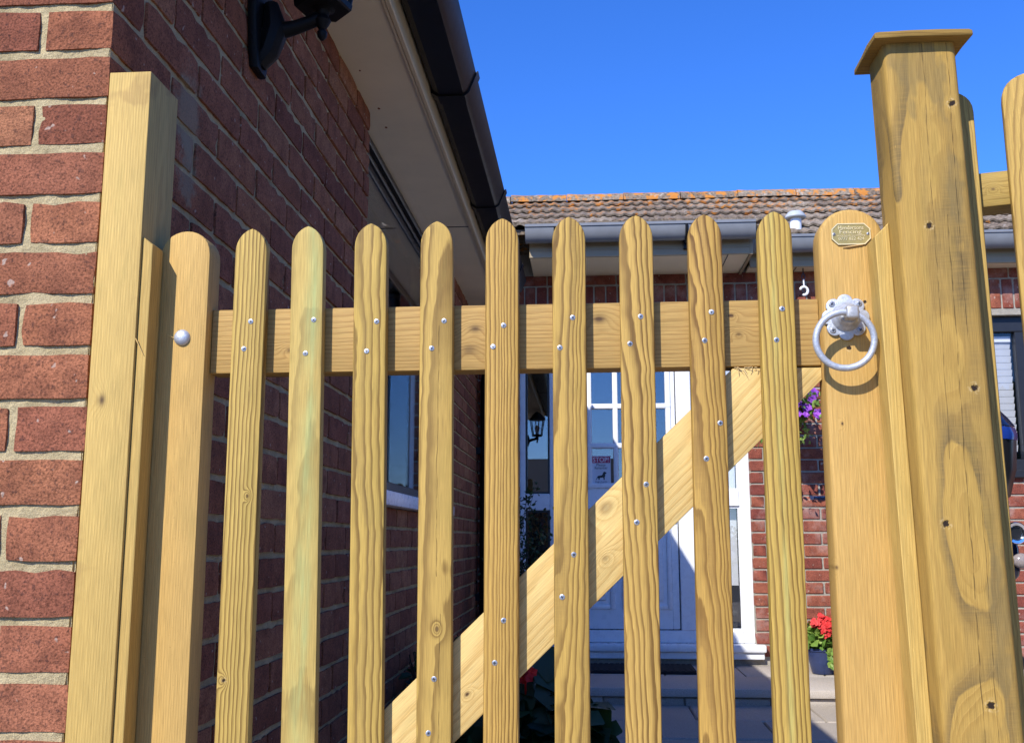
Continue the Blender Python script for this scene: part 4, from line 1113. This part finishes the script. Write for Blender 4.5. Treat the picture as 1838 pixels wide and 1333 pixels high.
# ------------------------------------------------------------------ latch post (right)
post_r = thing('gate_post', 'thick weathered timber gate post with overhanging square cap', 'post', (0.47, 1.36, G))
PX0, PX1, PY0, PY1 = 0.4205, 0.5165, 1.325, 1.402
LEAN = -0.0225
def lean(mb_, z0=0.0):
    for q in mb_.v: q.x += LEAN * (q.z - z0)
def hk(x, y, r): 
    p = onY(x, y, PY0); return (p.x - LEAN * p.z - 0.4667, p.z, r)
rp_m = wood('weathered_post_timber', (0.53, 0.345, 0.112), (0.35, 0.205, 0.055), spacing=0.0085, contrast=0.35, band=(0.026, (0.105, 0.078, 0.036), 0.95), gain=(0.90, 0.87, 0.78), eyes=[(*hk(1742, 1165, 0.030), 0.030), (*hk(1700, 640, 0.022), 0.016)], wob=0.012, holes=[hk(1689, 187, 0.0058), hk(1653, 405, 0.0052), hk(1740, 697, 0.0056), hk(1695, 939, 0.0056), hk(1783, 1266, 0.0062)],
            cracks=[(0.006, -0.6, 0.42, 0.0009), (-0.012, 0.1, 0.66, 0.0006), (0.022, -0.45, 0.1, 0.0005), (0.020, 0.25, 0.66, 0.0007)], stain=(0.20, 0.14, 0.05), stain_scale=(15, 15, 3.6), stain_lo=0.56, dirt=0.15, rough=0.75)
m_ = MB()
bm = bmesh.new(); bmesh.ops.create_cube(bm, size=1)
for v in bm.verts: v.co = Vector(((PX0 + PX1) / 2 + v.co.x * (PX1 - PX0), (PY0 + PY1) / 2 + v.co.y * (PY1 - PY0), (G - 0.05 + 0.662) / 2 + v.co.z * (0.662 - G + 0.05)))
bmesh.ops.bevel(bm, geom=[e for e in bm.edges if abs(e.verts[0].co.z - e.verts[1].co.z) > 0.5], offset=0.0095, segments=5, affect='EDGES', profile=0.5)
bmesh.ops.subdivide_edges(bm, edges=[e for e in bm.edges if abs(e.verts[0].co.z - e.verts[1].co.z) > 0.5], cuts=14)
m_.addbm(bm); lean(m_)
o = obj('shaft', m_, rp_m, post_r, 40)
wood_attr(o.data, ((PX0 + PX1) / 2, PY0, 0), (1, 0, 0), (0, 1, 0), (LEAN, 0, 1), pu=0.006, pv=0.03, tu=0.006, tv=0.035, seed=61)
cap_m = wood('weathered_cap_timber', (0.33, 0.205, 0.06), (0.18, 0.10, 0.026), spacing=0.004, contrast=0.6, rough=0.85, dirt=0.5)
zc = 0.662; cxp = (PX0 + PX1) / 2 + LEAN * zc; cyp = (PY0 + PY1) / 2
hw, hd = (PX1 - PX0) / 2 + 0.0155, (PY1 - PY0) / 2 + 0.0175
m_ = MB()
bm = bmesh.new()
base = [bm.verts.new((cxp + a * hw, cyp + b * hd, zc)) for a, b in ((-1, -1), (1, -1), (1, 1), (-1, 1))]
f = bm.faces.new(base); ex_ = bmesh.ops.extrude_face_region(bm, geom=[f])
tv = [e for e in ex_['geom'] if isinstance(e, bmesh.types.BMVert)]
for v in tv: v.co.z += 0.009
tf = [e for e in ex_['geom'] if isinstance(e, bmesh.types.BMFace)]
ins = bmesh.ops.inset_region(bm, faces=tf, thickness=0.022)
for v in tf[0].verts: v.co.z += 0.007
bmesh.ops.recalc_face_normals(bm, faces=bm.faces[:])
bmesh.ops.bevel(bm, geom=bm.edges[:], offset=0.0018, segments=2, affect='EDGES', profile=0.5)
bmesh.ops.subdivide_edges(bm, edges=bm.edges[:], cuts=2, use_grid_fill=True)
m_.addbm(bm)
for q in m_.v: q += noise.noise_vector(q * 60) * 0.0020
o = obj('cap', m_, cap_m, post_r, 45); wood_attr(o.data, (cxp, cyp, zc), (0, 0, 1), (0, 1, 0), (1, 0, 0), pu=-0.05, pv=0.02, seed=65)
m_ = MB(); m_.prism([(0.4005, G), (0.4200, G), (0.4200, 0.4235), (0.4005, 0.4045)], 1.3655, 1.4075, 0.0012, 1); lean(m_)
o = obj('stop_batten', m_, wood('batten_timber_pale', (0.58, 0.395, 0.135), (0.42, 0.25, 0.07), spacing=0.004, contrast=0.4, wob=0.003, holes=[(0.006, 0.325, 0.0028)]), post_r, 40); wood_attr(o.data, (0.41, 1.366, 0), (1, 0, 0), (0, 1, 0), (0, 0, 1), pu=0.08, pv=0.03, seed=67)

# ------------------------------------------------------------------ fence going off to the right
fence = thing('picket_fence', 'taller round topped picket fence running on from the capped post', 'fence', (0.62, 1.40, G))
fa = math.radians(-16.5); fd = Vector((math.cos(fa), math.sin(fa), 0)); fo = Vector((0.5195, 1.418, 0))
FM = Matrix.Translation(fo) @ Matrix.Rotation(fa, 4, 'Z')
fpm = [wood('fence_pale_a', (0.52, 0.35, 0.11), (0.23, 0.125, 0.03), spacing=0.0044, contrast=0.55), wood('fence_pale_b', (0.53, 0.345, 0.105), (0.21, 0.11, 0.026), spacing=0.0048, contrast=0.62, wob=0.007)]
for k in range(5):
    w_ = 0.075; xc = 0.0 + k * 0.112; zt_ = 0.628 + 0.011 * min(k, 1)
    out = [(xc + w_ / 2, G + 0.05)] + [(xc + w_ / 2, G + 0.05 + 1.35 * q / 6) for q in range(1, 6)] + [(xc + a, c) for a, c in plank_top(w_, zt_, 0.036)] + [(xc - w_ / 2, G + 0.05 + 1.35 * q / 6) for q in range(5, -1, -1)]
    m_ = MB(); m_.prism(out, -0.011, 0.009, 0.003, 2); 
    me = m_.mesh('pale', 40)
    wood_attr(me, (xc, -0.011, 0), (1, 0, 0), (0, 1, 0), (0, 0, 1), pu=random.uniform(-.06, .06), pv=0.06, tu=0.01, tv=0.02, seed=70 + k)
    for v in me.vertices:
        v.co = FM @ v.co; v.co.x += LEAN * 0.5 * v.co.z
    link('pale', me, fpm[k % 2], fence)
    if k > 0:
        for (dx, zz) in ((-0.012, 0.47), (0.010, 0.49)):
            q = FM @ Vector((xc + dx, -0.0112, zz)); q.x += LEAN * 0.5 * zz
            link('screw', scr, None, fence, q, (0, random.uniform(0, 3), fa))
for z0_ in (0.458, -0.45):
    m_ = MB(); m_.box(-0.02, 0.60, 0.0095, 0.055, z0_, z0_ + 0.05, 0.002, 2)
    me = m_.mesh('rail', 40); wood_attr(me, (0.1, 0.0095, z0_ + 0.025), (0, 0, 1), (0, 1, 0), (1, 0, 0), pu=0.03, pv=0.04, tv=0.03, seed=80)
    for v in me.vertices:
        v.co = FM @ v.co; v.co.x += LEAN * 0.5 * v.co.z
    link('rail', me, wood('fence_rail_timber', (0.42, 0.29, 0.09), (0.26, 0.16, 0.04), spacing=0.006, contrast=0.5, knots=[(0.0, -0.045, 0.003)]) if z0_ > 0 else rail_m, fence)

# ================================================================== SMALL THINGS
def leaf(m_, p, d, nrm, L, W, bv, fold=0.25, n=3):
    d = d.normalized(); sd = d.cross(nrm).normalized(); up = sd.cross(d).normalized()
    vs_ = []; 
    prof = [(0, 0.12), (0.3, 0.85), (0.65, 1.0), (1.0, 0.1)]
    for t_, w_ in prof:
        c = p + d * (L * t_) - up * (L * 0.25 * t_ * t_)
        vs_ += [c - sd * (W * w_ / 2) + up * (fold * W * w_ / 2), c, c + sd * (W * w_ / 2) + up * (fold * W * w_ / 2)]
    fs = []
    for i in range(3):
        a = i * 3; fs += [[a, a + 1, a + 4, a + 3], [a + 1, a + 2, a + 5, a + 4]]
    m_.add(vs_, fs, None, bv)
def rdir(up=0.3):
    v = Vector((random.gauss(0, 1), random.gauss(0, 1), random.gauss(0, 1) + up)); return v.normalized()
def foliage(center, rad, n, L, W, lo=0.0):
    m_ = MB(); c = Vector(center)
    for i in range(n):
        d = rdir(0.1); rr_ = random.random() ** 0.45
        p = c + Vector((d.x * rad[0], d.y * rad[1], d.z * rad[2])) * rr_
        if p.z < c.z - rad[2] * (1 - lo): continue
        s_ = random.uniform(0.6, 1.25)
        leaf(m_, p, (d + rdir(0) * 0.8), rdir(1.2), L * s_, W * s_, random.random())
    return m_
def blossom(m_, p, size, n=5, facing=None):
    f = (facing or rdir(0.5)).normalized(); a = f.orthogonal().normalized(); b = f.cross(a); ph0 = random.random() * 6
    for k in range(n):
        an = 2 * math.pi * k / n + ph0
        leaf(m_, p, a * math.cos(an) + b * math.sin(an) + f * 0.35, f, size * 0.55, size * 0.5, random.random(), 0.1)

# pot of red geraniums on the step, right of the door
pp = onZ(1478, 1208, ST); pp.y = min(pp.y, 6.27)
pot = thing('flower_pot', 'dark blue glazed pot of red geraniums standing on the sunlit step', 'flower pot', (pp.x, pp.y, ST))
T = Matrix.Translation((pp.x, pp.y, ST))
m_ = MB(); m_.lathe([(0.058, 0.0), (0.064, 0.006), (0.078, 0.07), (0.086, 0.125), (0.092, 0.128), (0.093, 0.142), (0.088, 0.144), (0.080, 0.130), (0.070, 0.118)], 32, T); obj('pot', m_, 'glaze', pot, 40)
m_ = MB(); m_.lathe([(0.079, 0.10), (0.079, 0.122), (0.03, 0.126)], 20, T); obj('soil', m_, 'soil', pot)
c = Vector((pp.x, pp.y, ST + 0.21))
m_ = foliage(c, (0.105, 0.10, 0.085), 420, 0.040, 0.042)
for i in range(26): leaf(m_, Vector((pp.x + 0.03, pp.y - 0.085, ST + 0.15 - i * 0.0035)), rdir(-0.2), Vector((0, -1, 0.3)), 0.035, 0.035, random.random())
tag(obj('leaves', m_, 'leaf_lit', pot, 0, True), kind='stuff')
m_ = MB()
for (dx, dy, dz) in ((-0.045, -0.09, 0.075), (0.05, -0.09, 0.085), (0.005, -0.11, 0.055), (-0.01, -0.07, 0.10), (0.06, -0.05, 0.06), (0.0, -0.10, 0.02)):
    for k in range(26):
        q = c + Vector((dx, dy, dz)) + rdir(0) * 0.030 * random.random() ** 0.4
        blossom(m_, q, 0.024, 5, (q - c) + Vector((0, -0.1, 0.03)))
tag(obj('blossoms', m_, 'red', pot, 0, True), kind='stuff')

# white hook on a short chain below the eaves
HX, HY = onY(1443, 520, 6.40).x, 6.40
hz_ = onY(1443, 522, HY).z
hook = thing('hanging_hook', 'white S shaped hook on a short dark chain hung from the soffit', 'hook', (HX, HY, hz_ - 0.03))
m_ = MB()
for zz in (1.64, 1.60, 1.555): m_.tube([(HX + 0.010 * math.cos(a), HY, zz + 0.020 * math.sin(a)) for a in [2 * math.pi * k / 10 for k in range(10)]], 0.003, 5, True)
m_.tube([(HX, HY, 1.697), (HX, HY, 1.655)], 0.004, 6); tag(obj('chain', m_, 'chain', hook), kind='stuff')
m_ = MB(); m_.tube([(HX + 0.024 * math.cos(a), HY, hz_ + 0.026 * math.sin(a)) for a in [math.radians(q) for q in range(165, -125, -14)]], [0.004] + [0.0085] * 19 + [0.004], 8)
m_.tube([(HX + 0.002, HY, hz_ + 0.028), (HX, HY, hz_ + 0.075)], 0.005, 6); obj('hook', m_, 'hook_white', hook)
# flower basket on a wall bracket right of the door
BC = onY(1405, 735, 6.20)
bask = thing('hanging_basket', 'basket of purple flowers hanging from a wall bracket beside the door', 'hanging basket', (BC.x, BC.y, BC.z - 0.1))
m_ = MB(); m_.tube([(BC.x, FW - 0.002, 1.22), (BC.x, BC.y - 0.01, 1.22), (BC.x, BC.y - 0.02, 1.24)], 0.008, 8); m_.tube([(BC.x, FW - 0.002, 1.04), (BC.x, FW - 0.10, 1.17), (BC.x, FW - 0.22, 1.219)], 0.006, 8)
m_.box(BC.x - 0.015, BC.x + 0.015, FW - 0.008, FW - 0.001, 1.0, 1.26); obj('bracket', m_, 'cast_iron', bask)
for k in range(3):
    a = 2 * math.pi * k / 3 + 0.4
    m_ = MB(); m_.tube([(BC.x, BC.y, 1.212), (BC.x + 0.13 * math.cos(a), BC.y + 0.13 * math.sin(a), BC.z)], 0.0025, 5)
    obj('hanger', m_, 'chain', bask)
m_ = MB(); m_.lathe([(0.03, -0.105), (0.085, -0.085), (0.12, -0.045), (0.132, 0.0), (0.128, 0.003)], 20, Matrix.Translation(BC)); obj('basket', m_, plain('coir_liner', (0.07, 0.045, 0.025), 0.95, bstr=0.8, bscale=200, bdist=0.006), bask)
m_ = foliage(BC + Vector((0, 0, 0.05)), (0.19, 0.18, 0.13), 800, 0.036, 0.024, 0.1)
for i in range(170):
    a = random.uniform(0, 6.28); r_ = random.uniform(0.10, 0.17)
    leaf(m_, BC + Vector((r_ * math.cos(a), r_ * math.sin(a), random.uniform(-0.2, 0.02))), rdir(-0.8), rdir(0.3), 0.032, 0.02, random.random())
# a longer trailing shoot on the right
for i in range(70):
    q = BC + Vector((0.17 + random.gauss(0, .035), -0.08 + random.gauss(0, .05), random.uniform(-0.06, 0.10))); leaf(m_, q, rdir(0), rdir(0.8), 0.034, 0.022, random.random())
tag(obj('leaves', m_, 'leaf_lit', bask, 0, True), kind='stuff')
m_ = MB()
for (x, y, s_) in ((1460, 706, 0.055), (1448, 731, 0.05), (1468, 742, 0.05), (1457, 716, 0.04), (1442, 700, 0.045), (1446, 745, 0.035)):
    q = onY(x, y, BC.y - 0.13)
    for i in range(3): blossom(m_, q + rdir(0) * 0.008, s_, 5, Vector((random.uniform(-.6, .4), -1, random.uniform(-.2, .6))))
for i in range(30):
    a = random.uniform(0, 6.28); q = BC + Vector((0.16 * math.cos(a), 0.16 * math.sin(a), random.uniform(-.05, .15))); blossom(m_, q, 0.05, 5, Vector((math.cos(a), math.sin(a), 0.5)))
tag(obj('blossoms', m_, 'purple', bask, 0, True), kind='stuff')

# doormat
m_ = MB(); m_.box(0.0, 0.60, 6.03, 6.40, ST + 0.001, ST + 0.016, 0.004, 2)
for i in range(18):
    xx = 0.02 + i * 0.033; m_.box(xx, xx + 0.02, 6.04, 6.39, ST + 0.0155, ST + 0.019)
tag(obj('doormat', m_, 'mat'), 'black rubber doormat lying on the step below the white door', 'doormat')

# notice in the door glass
na, nb = onY(1061, 815, LYf + 0.009), onY(1099, 871, LYf + 0.009)
nx0, nx1, nz0, nz1 = na.x, nb.x - 0.008, nb.z + 0.006, na.z - 0.01
ny = LYf + 0.0095
no = MB(); no.box(nx0, nx1, ny, ny + 0.0015, nz0, nz1)
notice = obj('notice', no, 'notice', None, 0); tag(notice, 'small printed notice with a dog silhouette and red heading on door glass', 'notice')
nh, ncx = nz1 - nz0, (nx0 + nx1) / 2
m_ = MB(); m_.box(nx0 + 0.003, nx1 - 0.003, ny - 0.0008, ny - 0.0001, nz1 - nh * 0.25, nz1 - 0.004); hd = obj('heading_band', m_, 'notice_red', notice, 0)
text('lettering', 'STOP!', ncx, ny - 0.0012, nz1 - nh * 0.145, 0.044, 'paper_white', hd, 0.0002, (nx1 - nx0) * 0.8)
text('lettering', 'Please', ncx, ny - 0.0008, nz1 - nh * 0.32, 0.024, 'ink', notice, 0.0002)
text('lettering', 'Remember', ncx, ny - 0.0008, nz1 - nh * 0.42, 0.026, 'ink', notice, 0.0002, (nx1 - nx0) * 0.66)
text('lettering', 'THE GATE!', ncx, ny - 0.0008, nz0 + nh * 0.075, 0.020, 'ink', notice, 0.0002, (nx1 - nx0) * 0.62)
dog = [(0.02, 0.05), (0.07, 0.10), (0.13, 0.22), (0.18, 0.36), (0.25, 0.44), (0.40, 0.47), (0.55, 0.50), (0.62, 0.58), (0.66, 0.72), (0.72, 0.84), (0.82, 0.86), (0.90, 0.80), (0.97, 0.72), (0.94, 0.66), (0.86, 0.64), (0.86, 0.50), (0.84, 0.38), (0.80, 0.28), (0.80, 0.10), (0.82, 0.04), (0.70, 0.03), (0.70, 0.18), (0.66, 0.27), (0.52, 0.25), (0.40, 0.24), (0.36, 0.14), (0.38, 0.04), (0.27, 0.03), (0.27, 0.16), (0.22, 0.26), (0.16, 0.16), (0.09, 0.03)]
dw, dh = (nx1 - nx0) * 0.60, nh * 0.34
m_ = MB(); m_.prism([(ncx - dw / 2 + a * dw, nz0 + nh * 0.155 + b_ * dh) for a, b_ in dog], ny - 0.0008, ny - 0.0002); obj('dog_silhouette', m_, 'ink', notice, 0)

# shaded planting on the left
def plant(name, label, cat, base, build): 
    t = thing(name, label, cat, base); build(t); return t
def geranium(t):
    bx, by = -0.20, 3.15
    m_ = MB(); m_.lathe([(0.10, 0.0), (0.135, 0.20), (0.145, 0.205), (0.145, 0.225), (0.13, 0.22), (0.125, 0.19)], 24, Matrix.Translation((bx, by, G))); obj('pot', m_, plain('dark_clay', (0.05, 0.03, 0.025), 0.8), t, 40)
    m_ = MB(); m_.lathe([(0.124, 0.15), (0.124, 0.195), (0.04, 0.2)], 18, Matrix.Translation((bx, by, G))); obj('soil', m_, 'soil', t)
    m_ = MB()
    for i in range(230):
        a = random.uniform(0, 6.283); rr_ = random.random() ** 0.6
        p = Vector((bx + 0.24 * rr_ * math.cos(a), by + 0.2 * rr_ * math.sin(a), G + 0.24 + random.random() * 0.26 * (1.15 - rr_)))
        leaf(m_, p, Vector((math.cos(a), math.sin(a), 0.1)) + rdir(0) * 0.5, rdir(1.5), random.uniform(0.06, 0.11), random.uniform(0.07, 0.12), random.random(), 0.15)
    for (x, y) in ((950, 1245), (975, 1290), (955, 1310), (985, 1230), (940, 1270), (990, 1180), (972, 1200)):
        q = onY(x, y, by - 0.12); leaf(m_, q + Vector((0, 0.02, 0.03)), Vector((random.uniform(-.5, .5), -0.6, -0.8)), Vector((0, -0.7, 0.7)), 0.10, 0.095, random.random(), 0.1)
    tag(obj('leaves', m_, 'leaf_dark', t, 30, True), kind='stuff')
    m_ = MB(); c = onY(943, 1208, by - 0.15)
    for k in range(22): blossom(m_, c + rdir(0) * 0.028 * random.random() ** 0.4, 0.026, 5, rdir(0.3) + Vector((0, -1, 0)))
    m_.tube([c, Vector((bx + 0.01, by - 0.04, G + 0.25))], 0.003, 5)
    obj('blossoms', m_, 'red', t, 0, True)
plant('geranium', 'large leaved geranium with one red bloom in the shaded passage', 'plant', (-0.20, 3.15, G), geranium)
def climber(t):
    m_ = MB(); lf = MB()
    for i in range(26):
        p = Vector((random.uniform(-0.60, -0.38), random.uniform(5.75, 6.15), ST)); pts = [p.copy()]
        tgt = Vector((random.uniform(-0.62, -0.22), random.uniform(5.8, 6.2), random.uniform(-0.25, 0.30)))
        for k in range(1, 9):
            q = p.lerp(tgt, k / 8) + rdir(0) * 0.03; pts.append(q)
            for j in range(9 if k > 2 else 3): leaf(lf, q + rdir(0) * 0.035, rdir(0), rdir(1), random.uniform(0.018, 0.034), 0.016, random.random())
        m_.tube(pts, [0.005 - 0.0005 * k for k in range(9)], 5)
    tag(obj('stems', m_, 'twig', t), kind='stuff'); tag(obj('leaves', lf, 'leaf_dark', t, 0, True), kind='stuff')
plant('shrub', 'thin twiggy dark shrub growing by the downpipe in the inner corner', 'shrub', (-0.5, 5.95, ST), climber)
def lowbush(t):
    m_ = MB()
    for i in range(14):
        a = random.uniform(0, 6.28); m_.tube([(-0.52, 3.9, G), (-0.52 + 0.1 * math.cos(a), 3.9 + 0.2 * math.sin(a), G + 0.2), (-0.52 + 0.15 * math.cos(a), 3.9 + 0.4 * math.sin(a), G + 0.42)], [0.006, 0.004, 0.002], 5)
    tag(obj('stems', m_, 'twig', t), kind='stuff')
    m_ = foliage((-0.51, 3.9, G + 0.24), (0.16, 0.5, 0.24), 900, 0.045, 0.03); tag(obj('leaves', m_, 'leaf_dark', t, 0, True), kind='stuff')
plant('bush', 'low dark green bush at the foot of the shaded brick wall', 'bush', (-0.52, 3.9, G), lowbush)

# motorcycle parked by the far house, seen from behind
BX, BY = 1.50, 4.25
bike = thing('motorcycle', 'parked motorcycle with dark blue top case seen behind the fence post', 'motorcycle', (BX, BY + 0.8, G))
def wheel(yc, w_):
    T = Matrix.Translation((BX, yc, G + 0.31)) @ Matrix.Rotation(math.pi / 2, 4, 'Y')
    m_ = MB(); m_.tube([T @ Vector((0.25 * math.cos(a), 0.25 * math.sin(a), 0)) for a in [2 * math.pi * k / 36 for k in range(36)]], w_, 12, True); wo_ = obj('wheel', m_, 'rubber', bike)
    m_ = MB(); m_.tube([T @ Vector((0.2 * math.cos(a), 0.2 * math.sin(a), 0)) for a in [2 * math.pi * k / 36 for k in range(36)]], 0.022, 8, True)
    for k in range(6):
        a = math.pi * k / 3; m_.tube([T @ Vector((0, 0, 0)), T @ Vector((0.2 * math.cos(a), 0.2 * math.sin(a), 0))], 0.012, 6)
    m_.lathe([(0.04, -0.06), (0.04, 0.06)], 14, T); obj('rim', m_, 'chrome', wo_)
wheel(BY + 0.30, 0.075); wheel(BY + 1.65, 0.06)
m_ = MB(); m_.tube([(BX, BY + 0.3, G + 0.31), (BX + .06, BY + 0.75, G + 0.42), (BX, BY + 1.1, G + 0.5), (BX, BY + 1.35, G + 0.9), (BX, BY + 0.9, G + 0.75), (BX, BY + 0.1, G + 0.82)], 0.028, 10); obj('frame', m_, 'bike_black', bike)
m_ = MB(); m_.box(BX - 0.17, BX + 0.17, BY + 0.75, BY + 1.2, G + 0.28, G + 0.62, 0.05, 3); obj('engine', m_, 'bike_black', bike)
m_ = MB(); m_.box(BX - 0.15, BX + 0.15, BY + 0.85, BY + 1.35, G + 0.72, G + 0.98, 0.09, 4); obj('fuel_tank', m_, 'bike_blue', bike, 60)
m_ = MB(); m_.box(BX - 0.14, BX + 0.14, BY + 0.05, BY + 0.9, G + 0.74, G + 0.84, 0.04, 3); obj('seat', m_, 'bike_black', bike, 60)
for s_ in (-1, 1):
    m_ = MB(); m_.tube([(BX + s_ * 0.09, BY + 1.65, G + 0.31), (BX + s_ * 0.09, BY + 1.35, G + 1.0)], 0.025, 10); obj('fork_leg', m_, 'chrome', bike)
m_ = MB(); m_.tube([(BX - 0.36, BY + 1.1, G + 1.05), (BX - 0.2, BY + 1.3, G + 1.06), (BX + 0.2, BY + 1.3, G + 1.06), (BX + 0.36, BY + 1.1, G + 1.05)], 0.012, 8); obj('handlebar', m_, 'chrome', bike)
m_ = MB(); m_.box(BX - 0.2, BX + 0.2, BY + 1.38, BY + 1.6, G + 0.8, G + 1.1, 0.08, 3); obj('fairing', m_, 'bike_blue', bike, 60)
# top case: black tub, blue band, domed lid
hwc = 0.232
def ring_pts(hw_, y0, y1, z, ch):
    return [(BX - hw_ + ch, y0, z), (BX + hw_ - ch, y0, z), (BX + hw_, y0 + ch, z), (BX + hw_, y1 - ch, z), (BX + hw_ - ch, y1, z), (BX - hw_ + ch, y1, z), (BX - hw_, y1 - ch, z), (BX - hw_, y0 + ch, z)]
def loft(rings):
    m_ = MB(); vs_ = [p for r_ in rings for p in r_]; n = 8; fs = []
    for i in range(len(rings) - 1): fs += [[i * n + k, i * n + (k + 1) % n, (i + 1) * n + (k + 1) % n, (i + 1) * n + k] for k in range(n)]
    fs.append(list(range(n - 1, -1, -1))); fs.append([(len(rings) - 1) * n + k for k in range(n)])
    m_.add(vs_, fs); return m_
m_ = loft([ring_pts(0.15, BY + 0.02, BY + 0.34, 0.135, 0.05), ring_pts(0.20, BY - 0.03, BY + 0.38, 0.17, 0.06), ring_pts(0.228, BY - 0.05, BY + 0.4, 0.28, 0.07), ring_pts(0.235, BY - 0.055, BY + 0.4, 0.395, 0.07)])
case = obj('top_case', m_, 'bike_black', bike, 50)
m_ = loft([ring_pts(0.237, BY - 0.058, BY + 0.4, 0.396, 0.07), ring_pts(0.238, BY - 0.06, BY + 0.4, 0.420, 0.07), ring_pts(0.232, BY - 0.055, BY + 0.4, 0.447, 0.07)]); obj('reflector_band', m_, 'bike_band', case, 50)
m_ = loft([ring_pts(0.234, BY - 0.056, BY + 0.4, 0.451, 0.07), ring_pts(0.215, BY - 0.035, BY + 0.38, 0.49, 0.07), ring_pts(0.175, BY + 0.0, BY + 0.35, 0.545, 0.06), ring_pts(0.15, BY + 0.03, BY + 0.32, 0.565, 0.05)]); obj('lid', m_, 'bike_blue', case, 50)
m_ = MB(); m_.box(BX - 0.12, BX + 0.12, BY + 0.02, BY + 0.5, 0.02, 0.133, 0.03, 2); obj('rack', m_, 'bike_black', bike)
for s_ in (-1, 1):
    q = onY(1826, 956, BY - 0.06); qx = BX + s_ * (q.x - BX)
    T = Matrix.Translation((qx, BY - 0.03, q.z)) @ Matrix.Rotation(math.pi / 2, 4, 'X')
    m_ = MB(); m_.lathe([(0.030, -0.06), (0.042, 0.0), (0.044, 0.02), (0.040, 0.028), (0.030, 0.026), (0.026, 0.012)], 28, T); tl_ = obj('tail_pipe_ring', m_, 'chrome', bike, 40)
    m_ = MB(); m_.lathe([(0.0255, 0.010), (0.0255, 0.0125)], 24, T); obj('dark_core', m_, 'bike_black', tl_)
    m_ = MB(); m_.tube([(qx, BY + 0.02, q.z), (BX + s_ * 0.08, BY + 0.3, q.z + 0.02)], 0.026, 10); obj('stem', m_, 'bike_black', tl_)
    q2 = onY(1836, 1006, BY - 0.03); T2 = Matrix.Translation((BX + s_ * (q2.x - BX), BY - 0.02, q2.z)) @ Matrix.Rotation(math.pi / 2, 4, 'X')
    m_ = MB(); m_.lathe([(0.026, -0.02), (0.030, 0.0), (0.027, 0.015), (0.012, 0.024)], 20, T2 @ Matrix.Scale(1.25, 4, (1, 0, 0))); ind = obj('indicator', m_, 'lens', bike, 50)
    m_ = MB(); m_.tube([(BX + s_ * (q2.x - BX), BY + 0.0, q2.z), (BX + s_ * 0.1, BY + 0.1, q2.z - 0.01)], 0.012, 8); obj('indicator_stem', m_, 'bike_black', ind)
m_ = MB(); m_.box(BX - 0.09, BX + 0.09, BY - 0.02, BY + 0.05, -0.16, -0.06, 0.02, 2); obj('tail_light', m_, 'red_lens', bike)
m_ = MB(); m_.box(BX - 0.22, BX + 0.22, BY + 0.0, BY + 0.3, -0.17, 0.015, 0.05, 3); obj('rear_mudguard', m_, 'bike_blue', bike, 60)
m_ = MB(); m_.tube([(BX + 0.17, BY + 0.05, G + 0.36), (BX + 0.17, BY + 0.6, G + 0.32), (BX + 0.1, BY + 0.9, G + 0.3)], [0.045, 0.045, 0.02], 14); obj('exhaust', m_, 'bike_black', bike)

# ================================================================== across the road, mirrored in the door set's left sidelight
nb = thing('house_across_road', 'pitched roof house across the road, seen only mirrored in the sidelight glass', 'house', (-3.5, -37, G - 0.05))
m_ = MB(); m_.box(-8, 1.0, -40, -34, G - 0.05, 1.7); obj('wall', m_, 'brick_far', nb, 0, True)
m_ = MB(); m_.prism([(-40.6, 1.62), (-33.4, 1.62), (-37, 3.9)], -8.4, 1.4, 0, 1, Matrix(((0, 1, 0, 0), (1, 0, 0, 0), (0, 0, 1, 0), (0, 0, 0, 1)))); obj('roof', m_, plain('dark_slate', (0.07, 0.07, 0.075), 0.8), nb, 0)
for xw in (-6.6, -4.2, -1.6):
    m_ = MB(); m_.box(xw, xw + 1.3, -33.995, -33.95, 0.1, 1.3); w_ = obj('window', m_, 'upvc', nb, 0)
    m_ = MB(); m_.box(xw + 0.08, xw + 1.22, -33.949, -33.94, 0.18, 1.22); obj('pane', m_, 'dark_frame', w_, 0)
hd_ = thing('hedge', 'clipped green hedge across the road, seen only mirrored in the sidelight glass', 'hedge', (-2, -10, G - 0.05))
m_ = MB()
for i in range(9000):
    p = Vector((random.uniform(-9, 6), random.uniform(-10.4, -9.6), G + random.uniform(0, 1.05) + 0.12 * noise.noise(Vector((i * 0.37, 0, 0)))))
    leaf(m_, p, rdir(0), rdir(0.5), 0.09, 0.07, random.random())
tag(obj('leaves', m_, 'leaf', hd_, 0, True), kind='stuff')

bh = thing('sky_blocking_hedge', 'unseen tall evergreen hedge, added out of frame to deepen the passage shade', 'hedge', (5.9, 0.0, G - 0.05))  # added out of view: keeps low sky light off the passage wall
m_ = MB(); m_.box(5.6, 6.2, -6, 5.8, G - 0.05, G + 2.75); obj('core', m_, 'leaf_dark', bh, 0, True)
m_ = MB()
for i in range(14000):
    p = Vector((5.58 + random.uniform(-0.10, 0.03), random.uniform(-6, 5.8), G + random.uniform(0, 2.8))); leaf(m_, p, rdir(0) + Vector((-0.6, 0, 0)), rdir(0.5), 0.10, 0.06, random.random())
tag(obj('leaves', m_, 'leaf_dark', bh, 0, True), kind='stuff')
